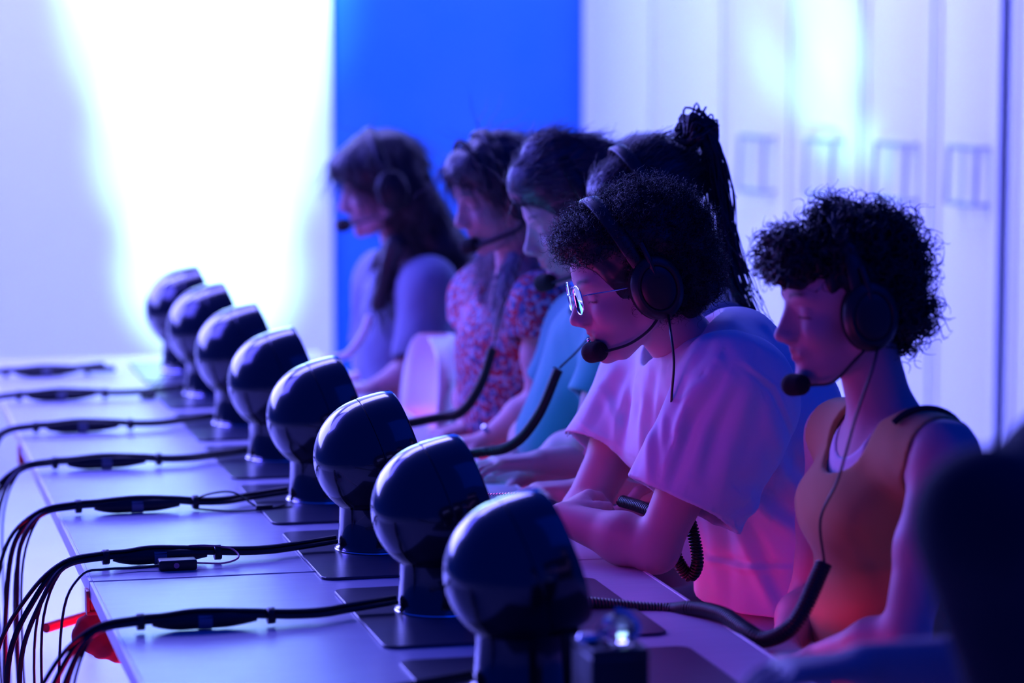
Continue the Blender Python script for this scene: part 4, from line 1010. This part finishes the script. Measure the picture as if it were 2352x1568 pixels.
# ---------- ponytail person behind the curls
def ponytail_person():
    F = Frame(at(1486, 492, 5.14), pitch=math.radians(16), sc_=.93)
    J = J_from(at(1600, 700, 5.20), at(1620, 850, 5.22), at(1640, 1060, 5.26), tw(1.22, 1.19, .56), w=.9)
    J['sl'] = J['neck']-UP*.06-TT*.16; J['sr'] = J['neck']-UP*.06+TT*.16
    J['el'] = J['sl']-UP*.24-TN*.05; J['wl'] = J['el']-TN*.2-UP*.0; J['er'] = J['sr']-UP*.24-TN*.05; J['wr'] = J['er']-TN*.2
    hl = dict(wrist=J['wl'], dirv=-TN, palmn=-UP, side=1, curl=.3); hr = dict(wrist=J['wr'], dirv=-TN, palmn=-UP, side=-1, curl=.3)
    r = person('person with a high messy ponytail behind the curly-haired person', F, J, h=.0045, hands=(hl, hr), neck_r=.05)
    shirt(r, 'shirt', J, M_pale, F, grow=.012, sleeves=[(J['sl'], J['sl']*.45+J['el']*.55, .064, .066), (J['sr'], J['sr']*.45+J['er']*.55, .064, .066)], hem=.62, fold=.004, h=.005, t=.013,
          neck_cut=(J['neck']+UP*.03-TN*.03, (.075, .07, .06), np.stack([TN, TT, UP], 1)))
    legs(r, J['pel'], -TN, M_trd, M_shoe)
    P = [('e', (-.012, 0, .042), (.106, .082, .090)), ('e', (.050, 0, .062), (.050, .060, .045)), ('e', (-.05, 0, .055), (.075, .072, .075))]
    hair_mass(r, F, M_hairB, P, [((.108, 0, -.020), (.070, .12, .080))], nst=1500, length=.05, curl=(.002, .05), width=.0008, flow=lambda Q: np.tile(F.d(-1, 0, .35), (len(Q), 1)), rnd=.15, region=lambda Q: F.inv(Q)[:, 2] > .0)
    # ponytail: tie, arching locks, long fall
    tie = at(1582, 325, 5.12)
    MB().lathe([(.010, -.006), (.015, -.004), (.016, .0), (.015, .004), (.010, .006)], 16, np.array([[1, 0, 0, tie[0]], [0, 1, 0, tie[1]], [0, 0, 1, tie[2]], [0, 0, 0, 1.]])).build('hair_tie', M_darkc, r)
    mbp = []; rd = np.random.default_rng(3); Vs = []; Fs = []; n0 = 0
    main = np.array([tie, at(1600, 285, 5.12), at(1630, 300, 5.12), at(1640, 360, 5.12), at(1655, 450, 5.12), at(1670, 560, 5.10), at(1690, 640, 5.08), at(1715, 700, 5.05), at(1745, 760, 5.03)])
    for q in range(230):
        L = rd.integers(5, 10); off = rd.normal(0, 1, 3); w0 = rd.uniform(.002, .013); loop = rd.uniform(.3, 1.3)
        pts = [main[0]+off*.004]
        for j in range(1, L):
            k_ = 1+.1*j; pp = main[j]+off*w0*min(1.5, .3+.2*j)+rd.normal(0, .0035, 3)
            if j == 1: pp = tie+(main[1]-tie)*loop+off*.012
            if j == 2: pp = main[2]+np.array([rd.uniform(-.028, .014), 0, rd.uniform(-.012, .012)])
            pts.append(pp)
        if rd.random() < .12: pts[-1] = pts[-1]+np.array([rd.uniform(-.01, .03), 0, rd.uniform(-.01, .02)])
        p_, r_ = spline(pts, np.linspace(.0022, .0006, len(pts)), 5); V, F_ = tube_arrays(p_, r_, 4); Vs.append(V); Fs.append(F_+n0); n0 += len(V)
    o = mesh_obj('ponytail', np.vstack(Vs), np.vstack(Fs), M_hairB, r)
    headset('black headset on the ponytailed person', F, cup=(-.025, -.012), band_x=.022, hair=.010)
ponytail_person()

# ---------- only the crown of this one shows
def hidden_person():
    F = Frame(at(1478, 445, 6.35), pitch=math.radians(14), sc_=.95)
    nb = F.p(-.05, 0, -.17)
    J = J_from(nb, nb-UP*.13+TN*.03, nb-UP*.30+TN*.05, nb*np.array([1, 1, 0])+UP*.56+TN*.10, w=.85, half=.15)
    J['el'] = J['sl']-UP*.24-TN*.04; J['wl'] = J['el']-TN*.18-UP*.08; J['er'] = J['sr']-UP*.24-TN*.04; J['wr'] = J['er']-TN*.18-UP*.08
    hl = dict(wrist=J['wl'], dirv=-TN-UP*.3, palmn=-UP, side=1, curl=.3); hr = dict(wrist=J['wr'], dirv=-TN-UP*.3, palmn=-UP, side=-1, curl=.3)
    r = person('person almost hidden, only a dark crown of hair above the ponytailed person', F, J, h=.006, hands=(hl, hr), neck_r=.05)
    shirt(r, 'shirt', J, M_darkc, F, grow=.012, sleeves=[(J['sl'], J['sl']*.3+J['el']*.7, .062, .062), (J['sr'], J['sr']*.3+J['er']*.7, .062, .062)], hem=.6, fold=.003, h=.006, t=.015)
    legs(r, J['pel'], -TN, M_trd, M_shoe, knee_u=.36)
    hair_mass(r, F, M_hairB, [('e', (-.012, 0, .045), (.108, .084, .094)), ('c', (-.04, 0, 0), (-.08, 0, -.1), .06, .05, 1.2)], FACE_SUB, nst=600, length=.06, width=.0009)
hidden_person()

# ---------- the out-of-focus person at the right edge
def near_person():
    F = Frame(at(2760, 620, 2.85), pitch=math.radians(10))
    J = J_from(at(2800, 940, 2.86), at(2790, 1200, 2.88), at(2790, 1560, 2.9), at(2790, 1500, 2.9)*np.array([1, 1, 0])+UP*.60, w=1.0)
    J['sl'] = at(2480, 1120, 2.68); J['el'] = at(2262, 1196, 2.50); J['wl'] = at(2335, 1600, 2.62)
    J['er'] = J['sr']-UP*.25-TN*.08; J['wr'] = J['er']-TN*.22+UP*.02
    hl = dict(wrist=J['wl'], dirv=np.array([.1, .1, -.9]), palmn=np.array([.8, 0, -.1]), side=1, curl=.9); hr = dict(wrist=J['wr'], dirv=-TN, palmn=-UP, side=-1, curl=.5)
    r = person('blurred dark-clothed person cut off by the right frame edge', F, J, h=.006, hands=(hl, hr))
    shirt(r, 'sweater', J, M_darkc, F, grow=.016, sleeves=[], hem=.62, fold=.005, h=.006, t=.015, extra=lambda v: (v.cap(J['sl'], J['el'], .07, .058, .03), v.cap(J['el'], J['wl'], .058, .046, .03)))
    legs(r, J['pel'], -TN, M_trd, M_shoe)
    hair_mass(r, F, M_hairA, [('e', (-.012, 0, .045), (.108, .084, .094))], FACE_SUB, nst=300, length=.04)
    make_stool_at(J['pel'])
def make_stool_at(p, lab='low stool under the blurred person at the right edge'):
    d = p-TO; make_stool(d@TN, d@TT, lab, seat=p[2]-.105)
near_person()
for u_, v_, lab_ in ((1.12, .76, 'low stool under the curly-haired person in the white T-shirt'), (1.16, .17, 'low stool under the person in the ochre tank top'), (1.18, 1.60, 'low stool under the person in the teal shirt'),
                     (1.12, 2.06, 'low stool under the person in the floral blouse'), (1.0, 2.98, 'low stool under the farthest long-haired person'), (1.22, 1.19, 'low stool under the ponytailed person')):
    make_stool(u_, v_, lab_)
d_ = Frame(at(1478, 445, 6.35), pitch=math.radians(14), sc_=.95).p(-.05, 0, -.17)+TN*.10-TO
make_stool(d_@TN, d_@TT, 'low stool under the almost hidden person')

# ---------- thick coiled cables from the pods to the headsets
def thick_cable(label, pts, rad=.0085, wire=.0022, core=M_rubber, wrapm=M_blackm, pitch=.0052):
    r = empty('coiled_cable', pts[0]); tag(r, label, 'cable', 'coiled headset cables'); P = [np.array(p)-np.array(pts[0]) for p in pts]
    MB().tube(P, rad, 10, smooth=10).build('cable_core', core, r)
    V, F_ = coil(P, rad+wire*.3, pitch, wire); mesh_obj('spiral_wrap', V, F_, wrapm, r); return r
thick_cable('thick black cable rising to the person in the ochre tank top', [tw(.60, .33, TZ+.02), at(1500, 1402, 4.22), at(1590, 1398, 4.18), at(1660, 1412, 4.12), at(1715, 1448, 4.05), at(1762, 1468, 4.02), at(1830, 1425, 4.0), at(1893, 1293, 4.03)], rad=.010)
thick_cable('black coiled cable rising to the person in the teal shirt', [tw(.57, 1.31, TZ+.06), at(1085, 1042, 5.25), at(1175, 1022, 5.22), at(1235, 955, 5.2), at(1282, 848, 5.2)], rad=.0075)
thick_cable('dark coiled cable rising to the person in the floral blouse', [tw(.57, 1.80, TZ+.05), at(990, 962, 5.75), at(1060, 945, 5.74), at(1105, 880, 5.72), at(1131, 800, 5.72)], rad=.008)
thick_cable('pale coiled cable beside the farthest long-haired person', [tw(.57, 2.8, TZ+.04), at(775, 822, 6.7), at(805, 808, 6.68), at(835, 765, 6.66), at(850, 725, 6.66)], rad=.0075, core=M_chair, wrapm=M_chair)
thick_cable('black cable loop hanging below the crossed arms', [at(1428, 1150, 4.76), at(1490, 1172, 4.68), at(1545, 1215, 4.61), at(1552, 1275, 4.58), at(1583, 1322, 4.58), at(1602, 1290, 4.57), at(1590, 1215, 4.58), at(1575, 1180, 4.60)], rad=.008)
V_, F_ = coil([at(1118, 1136, 4.66), at(1180, 1134, 4.68), at(1256, 1136, 4.70)], .0016, .0052, .0009); o_ = mesh_obj('coil_highlight', V_, F_, M_silver); tag(o_, 'thin silver spiral, highlights of the cable running to the crossed hands', 'wire')  # silver coil stands for the highlights along a spiral-wrapped cable
